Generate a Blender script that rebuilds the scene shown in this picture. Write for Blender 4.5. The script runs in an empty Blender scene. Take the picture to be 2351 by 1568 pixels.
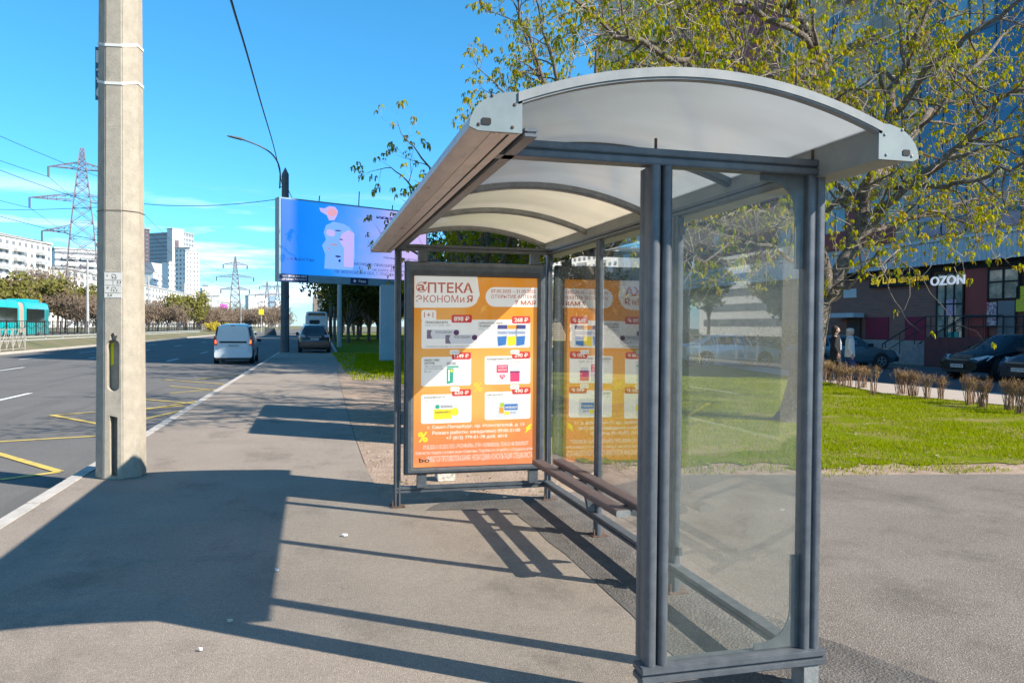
import bpy, bmesh, math, random
from math import sin, cos, pi, radians, sqrt, atan2
from mathutils import Vector, Matrix, noise as mnoise
random.seed(7)
sc = bpy.context.scene
COL = sc.collection
# ---------------------------------------------------------------- camera
F, YAW, PIT, ROL, H = 1793.87, radians(14.4175), radians(-1.0362), radians(.4445), 1.646
fw = Vector((sin(YAW)*cos(PIT), cos(YAW)*cos(PIT), sin(PIT)))
rt0 = Vector((cos(YAW), -sin(YAW), 0)); up0 = rt0.cross(fw)
rt = rt0*cos(ROL) + up0*sin(ROL); upv = up0*cos(ROL) - rt0*sin(ROL)
camd = bpy.data.cameras.new('camera'); cam = bpy.data.objects.new('camera', camd); COL.objects.link(cam)
camd.sensor_width = 36; camd.lens = F/2351*36; camd.clip_start = .05; camd.clip_end = 6000
M = Matrix((rt, upv, -fw)).transposed().to_4x4(); M.translation = (0, 0, H); cam.matrix_world = M
sc.camera = cam
def ray(u, v): return fw + rt*((u-1175.5)/F) + upv*((784-v)/F)
def at(u, v, Y): d = ray(u, v); p = d*(Y/d.y); p.z += H; return p
def atD(u, v, D): p = ray(u, v)*D; p.z += H; return p
def gr(u, v, z=0.0): d = ray(u, v); p = d*((z-H)/d.z); p.z = z; return p
# ---------------------------------------------------------------- world, sun
SD = Vector((1.108, -.79, 1)).normalized()
w = bpy.data.worlds.new('World'); sc.world = w; w.use_nodes = True
N = w.node_tree.nodes; Lk = w.node_tree.links
bg = N['Background']; sky = N.new('ShaderNodeTexSky'); sky.sky_type = 'NISHITA'; sky.sun_disc = False
sky.sun_elevation = math.asin(SD.z); sky.sun_rotation = atan2(SD.x, SD.y)
sky.air_density = 1.0; sky.dust_density = 0; sky.ozone_density = 6.0; sky.altitude = 50
hs = N.new('ShaderNodeHueSaturation'); hs.inputs['Saturation'].default_value = 1.13; hs.inputs['Hue'].default_value = .488
Lk.new(sky.outputs[0], hs.inputs['Color'])
tc = N.new('ShaderNodeTexCoord'); mp = N.new('ShaderNodeMapping'); mp.inputs['Scale'].default_value = (1.6, 1.6, 15)
nz = N.new('ShaderNodeTexNoise'); nz.inputs['Scale'].default_value = 2.2; nz.inputs['Detail'].default_value = 7; nz.inputs['Roughness'].default_value = .6
Lk.new(tc.outputs['Generated'], mp.inputs[0]); Lk.new(mp.outputs[0], nz.inputs[0])
cr = N.new('ShaderNodeValToRGB'); cr.color_ramp.elements[0].position = .49; cr.color_ramp.elements[1].position = .68
Lk.new(nz.outputs[0], cr.inputs[0])
sx = N.new('ShaderNodeSeparateXYZ'); Lk.new(tc.outputs['Generated'], sx.inputs[0])
c2 = N.new('ShaderNodeValToRGB'); e = c2.color_ramp.elements; e[0].position = 0.0; e[0].color = (.5,.5,.5,1); e[1].position = .085; e[1].color = (1,1,1,1)
e2 = e.new(.13); e2.color = (.75,.75,.75,1); e3 = e.new(.165); e3.color = (0,0,0,1)
Lk.new(sx.outputs[2], c2.inputs[0])
mu = N.new('ShaderNodeMath'); mu.operation = 'MULTIPLY'; Lk.new(cr.outputs[0], mu.inputs[0]); Lk.new(c2.outputs[0], mu.inputs[1])
mxw = N.new('ShaderNodeMixRGB'); Lk.new(mu.outputs[0], mxw.inputs[0]); Lk.new(hs.outputs[0], mxw.inputs[1]); mxw.inputs[2].default_value = (7.0, 7.4, 8.2, 1)
hz = N.new('ShaderNodeValToRGB'); ez = hz.color_ramp.elements; ez[0].position = 0; ez[0].color = (.42,.62,.82,1); ez[1].position = .5; ez[1].color = (.66,1.0,1.02,1); q_ = ez.new(.12); q_.color = (.52,.86,1.0,1)
Lk.new(sx.outputs[2], hz.inputs[0]); hm = N.new('ShaderNodeMixRGB'); hm.blend_type = 'MULTIPLY'; hm.inputs[0].default_value = 1; Lk.new(hs.outputs[0], hm.inputs[1]); Lk.new(hz.outputs[0], hm.inputs[2]); Lk.new(hm.outputs[0], mxw.inputs[1])
Lk.new(mxw.outputs[0], bg.inputs[0]); bg.inputs[1].default_value = .12
sl = bpy.data.lights.new('sun', 'SUN'); so = bpy.data.objects.new('sun', sl); COL.objects.link(so)
sl.energy = 5.0; sl.angle = radians(.53); sl.color = (1, .92, .79)
so.rotation_euler = SD.to_track_quat('Z', 'Y').to_euler(); so.location = (20, -20, 40)
sc.view_settings.view_transform = 'Standard'; sc.view_settings.look = 'None'
sc.view_settings.exposure = 1.0; sc.view_settings.gamma = 1
sc.cycles.max_bounces = 8; sc.cycles.transparent_max_bounces = 24; sc.cycles.sample_clamp_indirect = 6
# ---------------------------------------------------------------- materials
MATS = {}
def mat(name, c1, c2=None, scale=8, rough=.7, metal=0, bump=0, bscale=60, emit=0, spec=.5, speck=None, contrast=(.35,.65), stretch=None, stain=None, coat=0, trans=0):
    if name in MATS: return MATS[name]
    m = bpy.data.materials.new(name); m.use_nodes = True; n = m.node_tree.nodes; l = m.node_tree.links
    b = n['Principled BSDF']; b.inputs['Roughness'].default_value = rough; b.inputs['Metallic'].default_value = metal
    b.inputs['Specular IOR Level'].default_value = spec; b.inputs['Coat Weight'].default_value = coat
    col = (*c1, 1); b.inputs['Base Color'].default_value = col; out = None
    t = n.new('ShaderNodeTexCoord'); src = t.outputs['Object']
    if stretch:
        mm = n.new('ShaderNodeMapping'); mm.inputs['Scale'].default_value = stretch; l.new(src, mm.inputs[0]); src = mm.outputs[0]
    if c2:
        z = n.new('ShaderNodeTexNoise'); z.inputs['Scale'].default_value = scale; z.inputs['Detail'].default_value = 6; z.inputs['Roughness'].default_value = .65
        l.new(src, z.inputs[0]); r = n.new('ShaderNodeValToRGB'); r.color_ramp.elements[0].position = contrast[0]; r.color_ramp.elements[1].position = contrast[1]
        r.color_ramp.elements[0].color = (*c1, 1); r.color_ramp.elements[1].color = (*c2, 1); l.new(z.outputs[0], r.inputs[0]); out = r.outputs[0]
    if speck:   # (colour, scale, lo, hi)
        z = n.new('ShaderNodeTexNoise'); z.inputs['Scale'].default_value = speck[1]; z.inputs['Detail'].default_value = 3
        l.new(t.outputs['Object'], z.inputs[0]); r = n.new('ShaderNodeMapRange'); r.inputs[1].default_value = speck[2]; r.inputs[2].default_value = speck[3]; l.new(z.outputs[0], r.inputs[0])
        x = n.new('ShaderNodeMixRGB'); l.new(r.outputs[0], x.inputs[0])
        if out: l.new(out, x.inputs[1])
        else: x.inputs[1].default_value = col
        x.inputs[2].default_value = (*speck[0], 1); out = x.outputs[0]
    if stain:   # (colour, scale, lo, hi, stretch)
        mm = n.new('ShaderNodeMapping'); mm.inputs['Scale'].default_value = stain[4]; l.new(t.outputs['Object'], mm.inputs[0])
        z = n.new('ShaderNodeTexNoise'); z.inputs['Scale'].default_value = stain[1]; z.inputs['Detail'].default_value = 8; z.inputs['Roughness'].default_value = .7
        l.new(mm.outputs[0], z.inputs[0]); r = n.new('ShaderNodeMapRange'); r.inputs[1].default_value = stain[2]; r.inputs[2].default_value = stain[3]; l.new(z.outputs[0], r.inputs[0])
        x = n.new('ShaderNodeMixRGB'); l.new(r.outputs[0], x.inputs[0])
        if out: l.new(out, x.inputs[1])
        else: x.inputs[1].default_value = col
        x.inputs[2].default_value = (*stain[0], 1); out = x.outputs[0]
    if out: l.new(out, b.inputs['Base Color'])
    if bump:
        z = n.new('ShaderNodeTexNoise'); z.inputs['Scale'].default_value = bscale; z.inputs['Detail'].default_value = 5; l.new(t.outputs['Object'], z.inputs[0])
        bp = n.new('ShaderNodeBump'); bp.inputs['Strength'].default_value = bump; bp.inputs['Distance'].default_value = .02; l.new(z.outputs[0], bp.inputs['Height']); l.new(bp.outputs[0], b.inputs['Normal'])
    if emit:
        if out: l.new(out, b.inputs['Emission Color'])
        else: b.inputs['Emission Color'].default_value = col
        b.inputs['Emission Strength'].default_value = emit
    if trans: b.inputs['Transmission Weight'].default_value = trans
    MATS[name] = m; return m
def glass(name, tint=(.93,.97,.95), dirt=.1, dcol=(.5,.53,.5), refl=1.0, smear=3):
    m = bpy.data.materials.new(name); m.use_nodes = True; n = m.node_tree.nodes; l = m.node_tree.links; n.remove(n['Principled BSDF']); o = n['Material Output']
    tr = n.new('ShaderNodeBsdfTransparent'); tr.inputs[0].default_value = (*tint, 1)
    gl = n.new('ShaderNodeBsdfGlossy'); gl.inputs['Roughness'].default_value = .015
    fr = n.new('ShaderNodeFresnel'); fr.inputs[0].default_value = 1.5
    fm = n.new('ShaderNodeMath'); fm.operation = 'MULTIPLY'; fm.inputs[1].default_value = refl; fm.use_clamp = True
    gg = n.new('ShaderNodeNewGeometry'); iv = n.new('ShaderNodeMath'); iv.operation = 'SUBTRACT'; iv.inputs[0].default_value = 1; l.new(gg.outputs['Backfacing'], iv.inputs[1])
    fx = n.new('ShaderNodeMath'); fx.operation = 'MULTIPLY'; l.new(iv.outputs[0], fx.inputs[0]); l.new(fr.outputs[0], fx.inputs[1]); l.new(fx.outputs[0], fm.inputs[0])
    mx = n.new('ShaderNodeMixShader'); l.new(fm.outputs[0], mx.inputs[0]); l.new(tr.outputs[0], mx.inputs[1]); l.new(gl.outputs[0], mx.inputs[2])
    df = n.new('ShaderNodeBsdfDiffuse'); df.inputs[0].default_value = (*dcol, 1)
    tl = n.new('ShaderNodeBsdfTranslucent'); tl.inputs[0].default_value = (*dcol, 1); md = n.new('ShaderNodeMixShader'); l.new(df.outputs[0], md.inputs[1]); l.new(tl.outputs[0], md.inputs[2])
    tcx = n.new('ShaderNodeTexCoord'); z = n.new('ShaderNodeTexNoise'); z.inputs['Scale'].default_value = smear; z.inputs['Detail'].default_value = 9; z.inputs['Roughness'].default_value = .7
    l.new(tcx.outputs['Object'], z.inputs[0]); r = n.new('ShaderNodeMapRange'); r.inputs[1].default_value = .35; r.inputs[2].default_value = .8; r.inputs[3].default_value = dirt*.25; r.inputs[4].default_value = dirt; l.new(z.outputs[0], r.inputs[0])
    m2 = n.new('ShaderNodeMixShader'); l.new(r.outputs[0], m2.inputs[0]); l.new(mx.outputs[0], m2.inputs[1]); l.new(md.outputs[0], m2.inputs[2]); l.new(m2.outputs[0], o.inputs[0])
    MATS[name] = m; return m
def sheetmat(name, dif, tra, clear, tint):
    m = bpy.data.materials.new(name); m.use_nodes = True; n = m.node_tree.nodes; l = m.node_tree.links; n.remove(n['Principled BSDF']); o = n['Material Output']
    tr = n.new('ShaderNodeBsdfTransparent'); tr.inputs[0].default_value = (*tint, 1)
    df = n.new('ShaderNodeBsdfDiffuse'); tl = n.new('ShaderNodeBsdfTranslucent'); gl = n.new('ShaderNodeBsdfGlossy'); gl.inputs['Roughness'].default_value = .18
    tcx = n.new('ShaderNodeTexCoord'); mm = n.new('ShaderNodeMapping'); mm.inputs['Scale'].default_value = (1, 3, 1); mm.inputs['Rotation'].default_value = (0, 0, .6); l.new(tcx.outputs['Object'], mm.inputs[0])
    z = n.new('ShaderNodeTexNoise'); z.inputs['Scale'].default_value = 1.3; z.inputs['Detail'].default_value = 8; l.new(mm.outputs[0], z.inputs[0])
    for s, c in ((df, dif), (tl, tra)):
        r = n.new('ShaderNodeValToRGB'); r.color_ramp.elements[0].position = .3; r.color_ramp.elements[1].position = .7
        r.color_ramp.elements[0].color = (*[x*.88 for x in c], 1); r.color_ramp.elements[1].color = (*c, 1); l.new(z.outputs[0], r.inputs[0]); l.new(r.outputs[0], s.inputs[0])
    a = n.new('ShaderNodeMixShader'); a.inputs[0].default_value = .62; l.new(df.outputs[0], a.inputs[1]); l.new(tl.outputs[0], a.inputs[2])
    b = n.new('ShaderNodeMixShader'); b.inputs[0].default_value = clear; l.new(a.outputs[0], b.inputs[1]); l.new(tr.outputs[0], b.inputs[2])
    fr = n.new('ShaderNodeFresnel'); fr.inputs[0].default_value = 1.4; c = n.new('ShaderNodeMixShader')
    gg = n.new('ShaderNodeNewGeometry'); iv = n.new('ShaderNodeMath'); iv.operation = 'SUBTRACT'; iv.inputs[0].default_value = 1; l.new(gg.outputs['Backfacing'], iv.inputs[1]); fx = n.new('ShaderNodeMath'); fx.operation = 'MULTIPLY'; l.new(iv.outputs[0], fx.inputs[0]); l.new(fr.outputs[0], fx.inputs[1]); l.new(fx.outputs[0], c.inputs[0]); l.new(b.outputs[0], c.inputs[1]); l.new(gl.outputs[0], c.inputs[2]); l.new(c.outputs[0], o.inputs[0])
    return m
def leafmat(name, cols, trans=.35):
    m = bpy.data.materials.new(name); m.use_nodes = True; n = m.node_tree.nodes; l = m.node_tree.links; n.remove(n['Principled BSDF']); o = n['Material Output']
    g = n.new('ShaderNodeNewGeometry'); r = n.new('ShaderNodeValToRGB'); el = r.color_ramp.elements
    while len(el) < len(cols): el.new(.5)
    for i, c in enumerate(cols): el[i].position = i/(len(cols)-1); el[i].color = (*c, 1)
    l.new(g.outputs['Random Per Island'], r.inputs[0])
    df = n.new('ShaderNodeBsdfDiffuse'); tl = n.new('ShaderNodeBsdfTranslucent'); a = n.new('ShaderNodeMixShader'); a.inputs[0].default_value = trans
    l.new(r.outputs[0], df.inputs[0]); l.new(r.outputs[0], tl.inputs[0]); l.new(df.outputs[0], a.inputs[1]); l.new(tl.outputs[0], a.inputs[2]); l.new(a.outputs[0], o.inputs[0])
    return m
# ---------------------------------------------------------------- mesh builder and tagging
class MB:
    def __init__(s): s.v = []; s.f = []; s.mi = []; s.cm = 0
    def add(s, vs, fs):
        o = len(s.v); s.v += [tuple(v) for v in vs]
        for f in fs: s.f.append(tuple(i+o for i in f)); s.mi.append(s.cm)
        return s
    def m(s, i): s.cm = i; return s
    def box(s, a, b):
        x0,y0,z0 = a; x1,y1,z1 = b
        return s.add([(x0,y0,z0),(x1,y0,z0),(x1,y1,z0),(x0,y1,z0),(x0,y0,z1),(x1,y0,z1),(x1,y1,z1),(x0,y1,z1)], [(0,3,2,1),(4,5,6,7),(0,1,5,4),(1,2,6,5),(2,3,7,6),(3,0,4,7)])
    def cbox(s, c, d): return s.box([c[i]-d[i]/2 for i in range(3)], [c[i]+d[i]/2 for i in range(3)])
    def prism(s, pts, ax, a, b, cap=True):   # pts 2D in the two other axes
        def P(p, t): return {'z': (p[0],p[1],t), 'y': (p[0],t,p[1]), 'x': (t,p[0],p[1])}[ax]
        n = len(pts); vs = [P(p,a) for p in pts]+[P(p,b) for p in pts]
        fs = [(i,(i+1)%n,n+(i+1)%n,n+i) for i in range(n)]
        if cap: fs += [tuple(range(n))[::-1], tuple(range(n,2*n))]
        return s.add(vs, fs)
    def tube(s, pts, rs, n=6, cap=True):
        pts = [Vector(p) for p in pts]; rings = []; ref = None
        if not hasattr(rs, '__len__'): rs = [rs]*len(pts)
        vs = []
        for i, p in enumerate(pts):
            d = (pts[min(i+1,len(pts)-1)]-pts[max(i-1,0)])
            if d.length < 1e-9: d = Vector((0,0,1))
            d.normalize()
            if ref is None: ref = Vector((1,0,0)) if abs(d.x) < .8 else Vector((0,1,0))
            a = (ref - d*ref.dot(d)); a = a.normalized() if a.length > 1e-6 else d.orthogonal().normalized(); ref = a; b = d.cross(a)
            for k in range(n): t = 2*pi*k/n; vs.append(p+(a*cos(t)+b*sin(t))*rs[i])
        fs = [(i*n+k, i*n+(k+1)%n, (i+1)*n+(k+1)%n, (i+1)*n+k) for i in range(len(pts)-1) for k in range(n)]
        if cap: fs += [tuple(range(n))[::-1], tuple(range((len(pts)-1)*n, len(pts)*n))]
        return s.add(vs, fs)
    def bar(s, p, q, w_, h_):
        p = Vector(p); q = Vector(q); d = (q-p).normalized(); r = Vector((0,0,1)) if abs(d.z) < .95 else Vector((1,0,0))
        a = d.cross(r).normalized()*w_/2; b = a.cross(d).normalized()*h_/2
        vs = [p-a-b,p+a-b,p+a+b,p-a+b,q-a-b,q+a-b,q+a+b,q-a+b]
        return s.add(vs, [(0,3,2,1),(4,5,6,7),(0,1,5,4),(1,2,6,5),(2,3,7,6),(3,0,4,7)])
    def loft(s, rings, cap=True, close=True):
        n = len(rings[0]); vs = [p for r in rings for p in r]
        fs = [(i*n+k, i*n+(k+1)%n, (i+1)*n+(k+1)%n, (i+1)*n+k) for i in range(len(rings)-1) for k in range(n if close else n-1)]
        if cap: fs += [tuple(range(n))[::-1], tuple(range((len(rings)-1)*n, len(rings)*n))]
        return s.add(vs, fs)
    def ell(s, c, r, nu=10, nv=6):
        rings = []
        for j in range(1, nv):
            t = pi*j/nv; rings.append([(c[0]+r[0]*sin(t)*cos(2*pi*k/nu), c[1]+r[1]*sin(t)*sin(2*pi*k/nu), c[2]-r[2]*cos(t)) for k in range(nu)])
        return s.loft(rings)
    def build(s, name, mats, parent=None, world=True, smooth=None, bevel=0, **tags):
        me = bpy.data.meshes.new(name); off = Vector((0,0,0))
        if parent is not None and world:
            q = parent
            while q.parent: q = q.parent
            off = Vector(q.location)
        me.from_pydata([tuple(Vector(v)-off) for v in s.v], [], s.f)
        if not isinstance(mats, (list, tuple)): mats = [mats]
        for m_ in mats: me.materials.append(m_)
        if len(mats) > 1: me.polygons.foreach_set('material_index', s.mi)
        bm = bmesh.new(); bm.from_mesh(me); bmesh.ops.recalc_face_normals(bm, faces=bm.faces) if len(s.f) < 30000 and not getattr(s, 'nofix', 0) else None
        if bevel:
            es = [e_ for e_ in bm.edges if e_.is_manifold and e_.calc_face_angle(0) > .6]
            bmesh.ops.bevel(bm, geom=es, offset=bevel, segments=2, affect='EDGES', clamp_overlap=True)
        bm.to_mesh(me); bm.free()
        if smooth is not None: me.shade_smooth(); me.set_sharp_from_angle(angle=radians(smooth))
        me.update(); o = bpy.data.objects.new(name, me); COL.objects.link(o)
        if parent is not None: o.parent = parent
        for k, v in tags.items(): o[k] = v
        return o
def thing(name, label, cat, loc=(0,0,0), rotz=0, group=None):
    o = bpy.data.objects.new(name, None); COL.objects.link(o); o.location = loc; o.rotation_euler = (0,0,rotz); o.empty_display_size = .1
    o['label'] = label; o['category'] = cat
    if group: o['group'] = group
    return o
def copy_tree(o, parent=None):
    c = o.copy(); COL.objects.link(c); c.parent = parent
    for ch in list(o.children): copy_tree(ch, c)
    return c
def dup(o, loc, rotz, label, s=None, name=None):
    c = copy_tree(o); c.location = loc; c.rotation_euler = (0,0,rotz); c['label'] = label
    if s: c.scale = s
    return c
_fc = bpy.data.curves.new('fc', 'FONT'); _fo = bpy.data.objects.new('fc', _fc); COL.objects.link(_fo)
def text(mb, s, x0, y0, w_, h_, place, depth=0, bold=0.0, shear=0, flip=False):
    """lettering fitted to the box x0,y0 (lower left), w_, h_; place maps (x, y) to a point"""
    _fc.body = s; _fc.offset = bold; _fc.shear = shear; _fc.resolution_u = 3; bpy.context.view_layer.update()
    me = bpy.data.meshes.new_from_object(_fo.evaluated_get(bpy.context.evaluated_depsgraph_get()))
    xs = [v.co.x for v in me.vertices]; ys = [v.co.y for v in me.vertices]
    if not xs: return
    a, b, c, d = min(xs), max(xs), min(ys), max(ys); kx = w_/(b-a); ky = h_/(d-c) if h_ else kx
    mb.add([place(x0+(v.co.x-a)*kx, y0+(v.co.y-c)*ky) for v in me.vertices], [tuple(p.vertices) for p in me.polygons])
    bpy.data.meshes.remove(me)
def rrect(x0, y0, x1, y1, r, n=4):
    out = []
    for cx, cy, a in ((x1-r,y0+r,-90),(x1-r,y1-r,0),(x0+r,y1-r,90),(x0+r,y0+r,180)):
        for k in range(n+1): t = radians(a+90*k/n); out.append((cx+r*cos(t), cy+r*sin(t)))
    return out
# shared materials
metal = mat('grey_painted_aluminium', (.085,.096,.11), (.125,.137,.152), 14, rough=.42, metal=.25, bump=.12, bscale=220, stain=((.42,.42,.4), 18, .66, .74, (1,1,.25)))
metalL = mat('weathered_light_aluminium', (.3,.3,.29), (.2,.21,.21), 20, rough=.55, metal=.1, bump=.15, bscale=90)
darkm = mat('black_rubber', (.015,.015,.017), rough=.8)
concrete = mat('concrete', (.4,.35,.28), (.32,.28,.225), 9, rough=.95, bump=.3, bscale=110, speck=((.2,.17,.14), 130, .6, .75), stain=((.2,.18,.15), 2.2, .56, .8, (3,3,.7)))
paveM = mat('pavement_asphalt', (.3,.248,.203), (.37,.31,.255), 1.1, rough=.93, bump=.55, bscale=170, speck=((.5,.45,.41), 110, .54, .7), contrast=(.3,.7), stain=((.15,.128,.11), 1.1, .52, .8, (1,.6,1)), spec=.3)
roadM = mat('road_asphalt', (.145,.14,.135), (.185,.175,.165), .6, rough=.9, bump=.4, bscale=150, speck=((.3,.29,.28), 160, .58, .75), contrast=(.3,.7), stain=((.11,.105,.1), .35, .52, .75, (2.5,.12,1)), spec=.3)
def grain(m_):
    n = m_.node_tree.nodes; l = m_.node_tree.links; b = n['Principled BSDF']; src = b.inputs['Base Color'].links[0].from_socket; t = n.new('ShaderNodeTexCoord')
    for sc_, lo, amt in ((75, .42, .3), (24, .4, .16)):
        z = n.new('ShaderNodeTexNoise'); z.inputs['Scale'].default_value = sc_; z.inputs['Detail'].default_value = 4; z.inputs['Roughness'].default_value = .8; l.new(t.outputs['Object'], z.inputs[0])
        r = n.new('ShaderNodeMapRange'); r.inputs[1].default_value = .62; r.inputs[2].default_value = .38; r.inputs[3].default_value = 0; r.inputs[4].default_value = amt*2; l.new(z.outputs[0], r.inputs[0])
        x = n.new('ShaderNodeMixRGB'); x.blend_type = 'MULTIPLY'; l.new(r.outputs[0], x.inputs[0]); l.new(src, x.inputs[1]); x.inputs[2].default_value = (.55,.53,.52,1); src = x.outputs[0]
    l.new(src, b.inputs['Base Color'])
def crackify(m_, sc_, wd, amt, mix=.5):
    n = m_.node_tree.nodes; l = m_.node_tree.links; b = n['Principled BSDF']; src = b.inputs['Base Color'].links[0].from_socket
    t = n.new('ShaderNodeTexCoord'); z = n.new('ShaderNodeTexNoise'); z.inputs['Scale'].default_value = 2.5; z.inputs['Detail'].default_value = 6; l.new(t.outputs['Object'], z.inputs[0])
    ad = n.new('ShaderNodeVectorMath'); ad.operation = 'MULTIPLY_ADD'; l.new(z.outputs['Color'], ad.inputs[0]); ad.inputs[1].default_value = (.7,.7,.7); l.new(t.outputs['Object'], ad.inputs[2])
    v = n.new('ShaderNodeTexVoronoi'); v.feature = 'DISTANCE_TO_EDGE'; v.inputs['Scale'].default_value = sc_; l.new(ad.outputs[0], v.inputs[0])
    r = n.new('ShaderNodeMapRange'); r.inputs[1].default_value = 0; r.inputs[2].default_value = wd; r.inputs[3].default_value = 1; r.inputs[4].default_value = 0; l.new(v.outputs[0], r.inputs[0])
    z2 = n.new('ShaderNodeTexNoise'); z2.inputs['Scale'].default_value = .5; l.new(t.outputs['Object'], z2.inputs[0]); r2 = n.new('ShaderNodeMapRange'); r2.inputs[1].default_value = amt; r2.inputs[2].default_value = amt+.08; r2.inputs[4].default_value = mix; l.new(z2.outputs[0], r2.inputs[0])
    mu = n.new('ShaderNodeMath'); mu.operation = 'MULTIPLY'; l.new(r.outputs[0], mu.inputs[0]); l.new(r2.outputs[0], mu.inputs[1])
    x = n.new('ShaderNodeMixRGB'); l.new(mu.outputs[0], x.inputs[0]); l.new(src, x.inputs[1]); x.inputs[2].default_value = (.05,.043,.038,1); l.new(x.outputs[0], b.inputs['Base Color'])
crackify(paveM, .4, .005, .55, .4); crackify(roadM, .3, .006, .52, .5); grain(paveM); grain(roadM); grain(patchM_later) if 0 else None
patchM = mat('coarse_dark_asphalt', (.085,.076,.07), (.14,.124,.112), 4, rough=.95, bump=1, bscale=70, speck=((.24,.215,.19), 85, .6, .72))
dirtM = mat('bare_soil', (.25,.17,.12), (.36,.265,.2), 3.5, rough=1, bump=1, bscale=35, speck=((.42,.36,.28), 90, .62, .72), stain=((.1,.12,.03), 5, .56, .7, (1,1,1)))
lawnM = mat('lawn_soil', (.13,.17,.006), (.26,.2,.1), 1.3, rough=1, bump=1, bscale=60, speck=((.3,.24,.1), 40, .6, .74), contrast=(.45,.72), spec=0)
farM = mat('far_ground', (.1,.11,.045), (.16,.13,.08), .3, rough=1, bump=.5, bscale=5)
white = mat('white_paint', (.78,.78,.76), (.7,.7,.68), 5, rough=.6)
yellowM = mat('yellow_road_paint', (.6,.43,.08), (.34,.27,.12), 6, rough=.8, contrast=(.45,.7))
wroad = mat('white_road_paint', (.7,.7,.68), (.45,.45,.43), 6, rough=.8, contrast=(.45,.7))
# ---------------------------------------------------------------- ground, road, pavement
K = .0135
def kx(Y, off=0): return -2.62 + K*Y + off
def lx(Y): return -17.9 + K*Y
def sheet(name, pts, z, m_, **tags):
    mb = MB(); mb.add([(p[0], p[1], z) for p in pts], [tuple(range(len(pts)))])
    o = mb.build(name, m_, kind='structure'); return o
def wig(P, amp, n_=5):
    out = []
    for i in range(len(P)):
        a, b_ = P[i], P[(i+1) % len(P)]
        for k in range(n_):
            t = k/n_; x_ = a[0]+(b_[0]-a[0])*t; y_ = a[1]+(b_[1]-a[1])*t; out.append((x_+mnoise.noise(Vector((x_*4,y_*4,1)))*amp, y_+mnoise.noise(Vector((x_*4,y_*4,7)))*amp))
    return out
g = MB(); ys = [-200, -20, 0, 60, 200, 600, 1500, 4000]
prof = lambda Y: [(-3500,.3),(lx(Y)-30,.38),(lx(Y)-5,.38),(lx(Y)-4,.72),(lx(Y)-3,.72),(lx(Y)-.4,-.05),(lx(Y)-.12,-.05),(lx(Y)-.1,-.2),(kx(Y)+.05,-.2),(kx(Y)+.06,-.02),(60,-.02),(4000,-.02)]
rings = [[(x, Y, z) for x, z in prof(Y)] for Y in ys]
g.loft(rings, cap=False, close=False); g.build('ground', farM, kind='structure')
r_ = MB(); r_.add([(lx(-30)-.05,-30,-.16),(kx(-30)+.02,-30,-.16),(kx(400)+.02,400,-.16),(lx(400)-.05,400,-.16)], [(0,1,2,3)])
r_.build('road', roadM, kind='structure')
r_ = MB(); r_.add([(lx(0)-19,-30,.39),(lx(0)-5.2,-30,.39),(lx(400)-5.2,400,.39),(lx(400)-19,400,.39)], [(0,1,2,3)]); r_.build('far_road', roadM, kind='structure')
pv = [(kx(-8),-8),(45,-8),(45,2),(14,6),(8,7.25),(5.6,7.7),(3.8,8.1),(2.9,7.55),(2.2,7.35),(1.1,7.3),(.66,7.5),(.62,9.6),(.63,12),(.67,15),(.77,21),(.88,27),(1.15,37),(1.4,46.6),(2.6,47.5),(14,48),(14,50),(kx(50),50),(kx(20),20)]
pvm = MB(); pvm.add([(p[0],p[1],0) for p in pv], [tuple(range(len(pv)))]); pvm.build('pavement', paveM, kind='structure')
kb = MB(); y = -8.0
kerbM = mat('kerb_stone', (.5,.46,.42), (.38,.35,.32), 6, rough=.9, bump=.4, bscale=90, speck=((.25,.23,.2),60,.6,.75))
while y < 50:
    z1 = .006+random.uniform(0,.004)
    kb.add([(kx(y)-.02,y,-.18),(kx(y)+.13,y,-.18),(kx(y)+.13,y,z1),(kx(y)-.02,y,z1),(kx(y+.985)-.02,y+.985,-.18),(kx(y+.985)+.13,y+.985,-.18),(kx(y+.985)+.13,y+.985,z1),(kx(y+.985)-.02,y+.985,z1)], [(0,1,2,3),(7,6,5,4),(0,4,5,1),(1,5,6,2),(2,6,7,3),(3,7,4,0)]); y += 1.0
y = 50.
while y < 110:
    for a in (1.62,): kb.add([(kx(y)+3.4+v[0], y+v[1], v[2]) for v in [(0,0,-.18),(.15,0,-.18),(.15,0,.02),(0,0,.02),(0,1.97,-.18),(.15,1.97,-.18),(.15,1.97,.02),(0,1.97,.02)]], [(0,1,2,3),(7,6,5,4),(0,4,5,1),(1,5,6,2),(2,6,7,3),(3,7,4,0)])
    y += 2
kb.build('kerb', kerbM, kind='structure', bevel=.012)
sheet('parking_bay', [(kx(50)+.1,50.01),(kx(50)+3.4,50.01),(kx(112)+3.4,112),(kx(112),112)], -.012, roadM)
sideM = mat('side_asphalt', (.19,.162,.14), (.25,.215,.187), .9, rough=.93, bump=.6, bscale=120, speck=((.42,.38,.34), 100, .55, .7), contrast=(.3,.7), stain=((.12,.105,.092), 1.0, .5, .78, (1,.8,1)), spec=.3)
crackify(sideM, .45, .006, .5, .5); grain(sideM)
sheet('side_pavement', wig([(2.3,7.33),(2.35,5),(2.45,3.6),(2.7,2.6),(2.9,1.2),(2.9,-8)], .05)[:-5]+[(2.9,-7.99),(44.9,-7.99),(44.9,1.98),(14,5.98),(8,7.22),(5.6,7.67),(3.8,8.06),(2.9,7.5)], .002, sideM)
sheet('asphalt_patch', wig([(1.75,2.9),(1.95,2.2),(2.3,1.6),(3.0,1.3),(3.1,2.3),(2.75,3.3),(2.45,4.2),(2.4,5.5),(2.5,7.3),(1.2,7.25),(1.0,6.95),(1.75,6.8),(1.8,5)], .05), .004, patchM)
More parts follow.
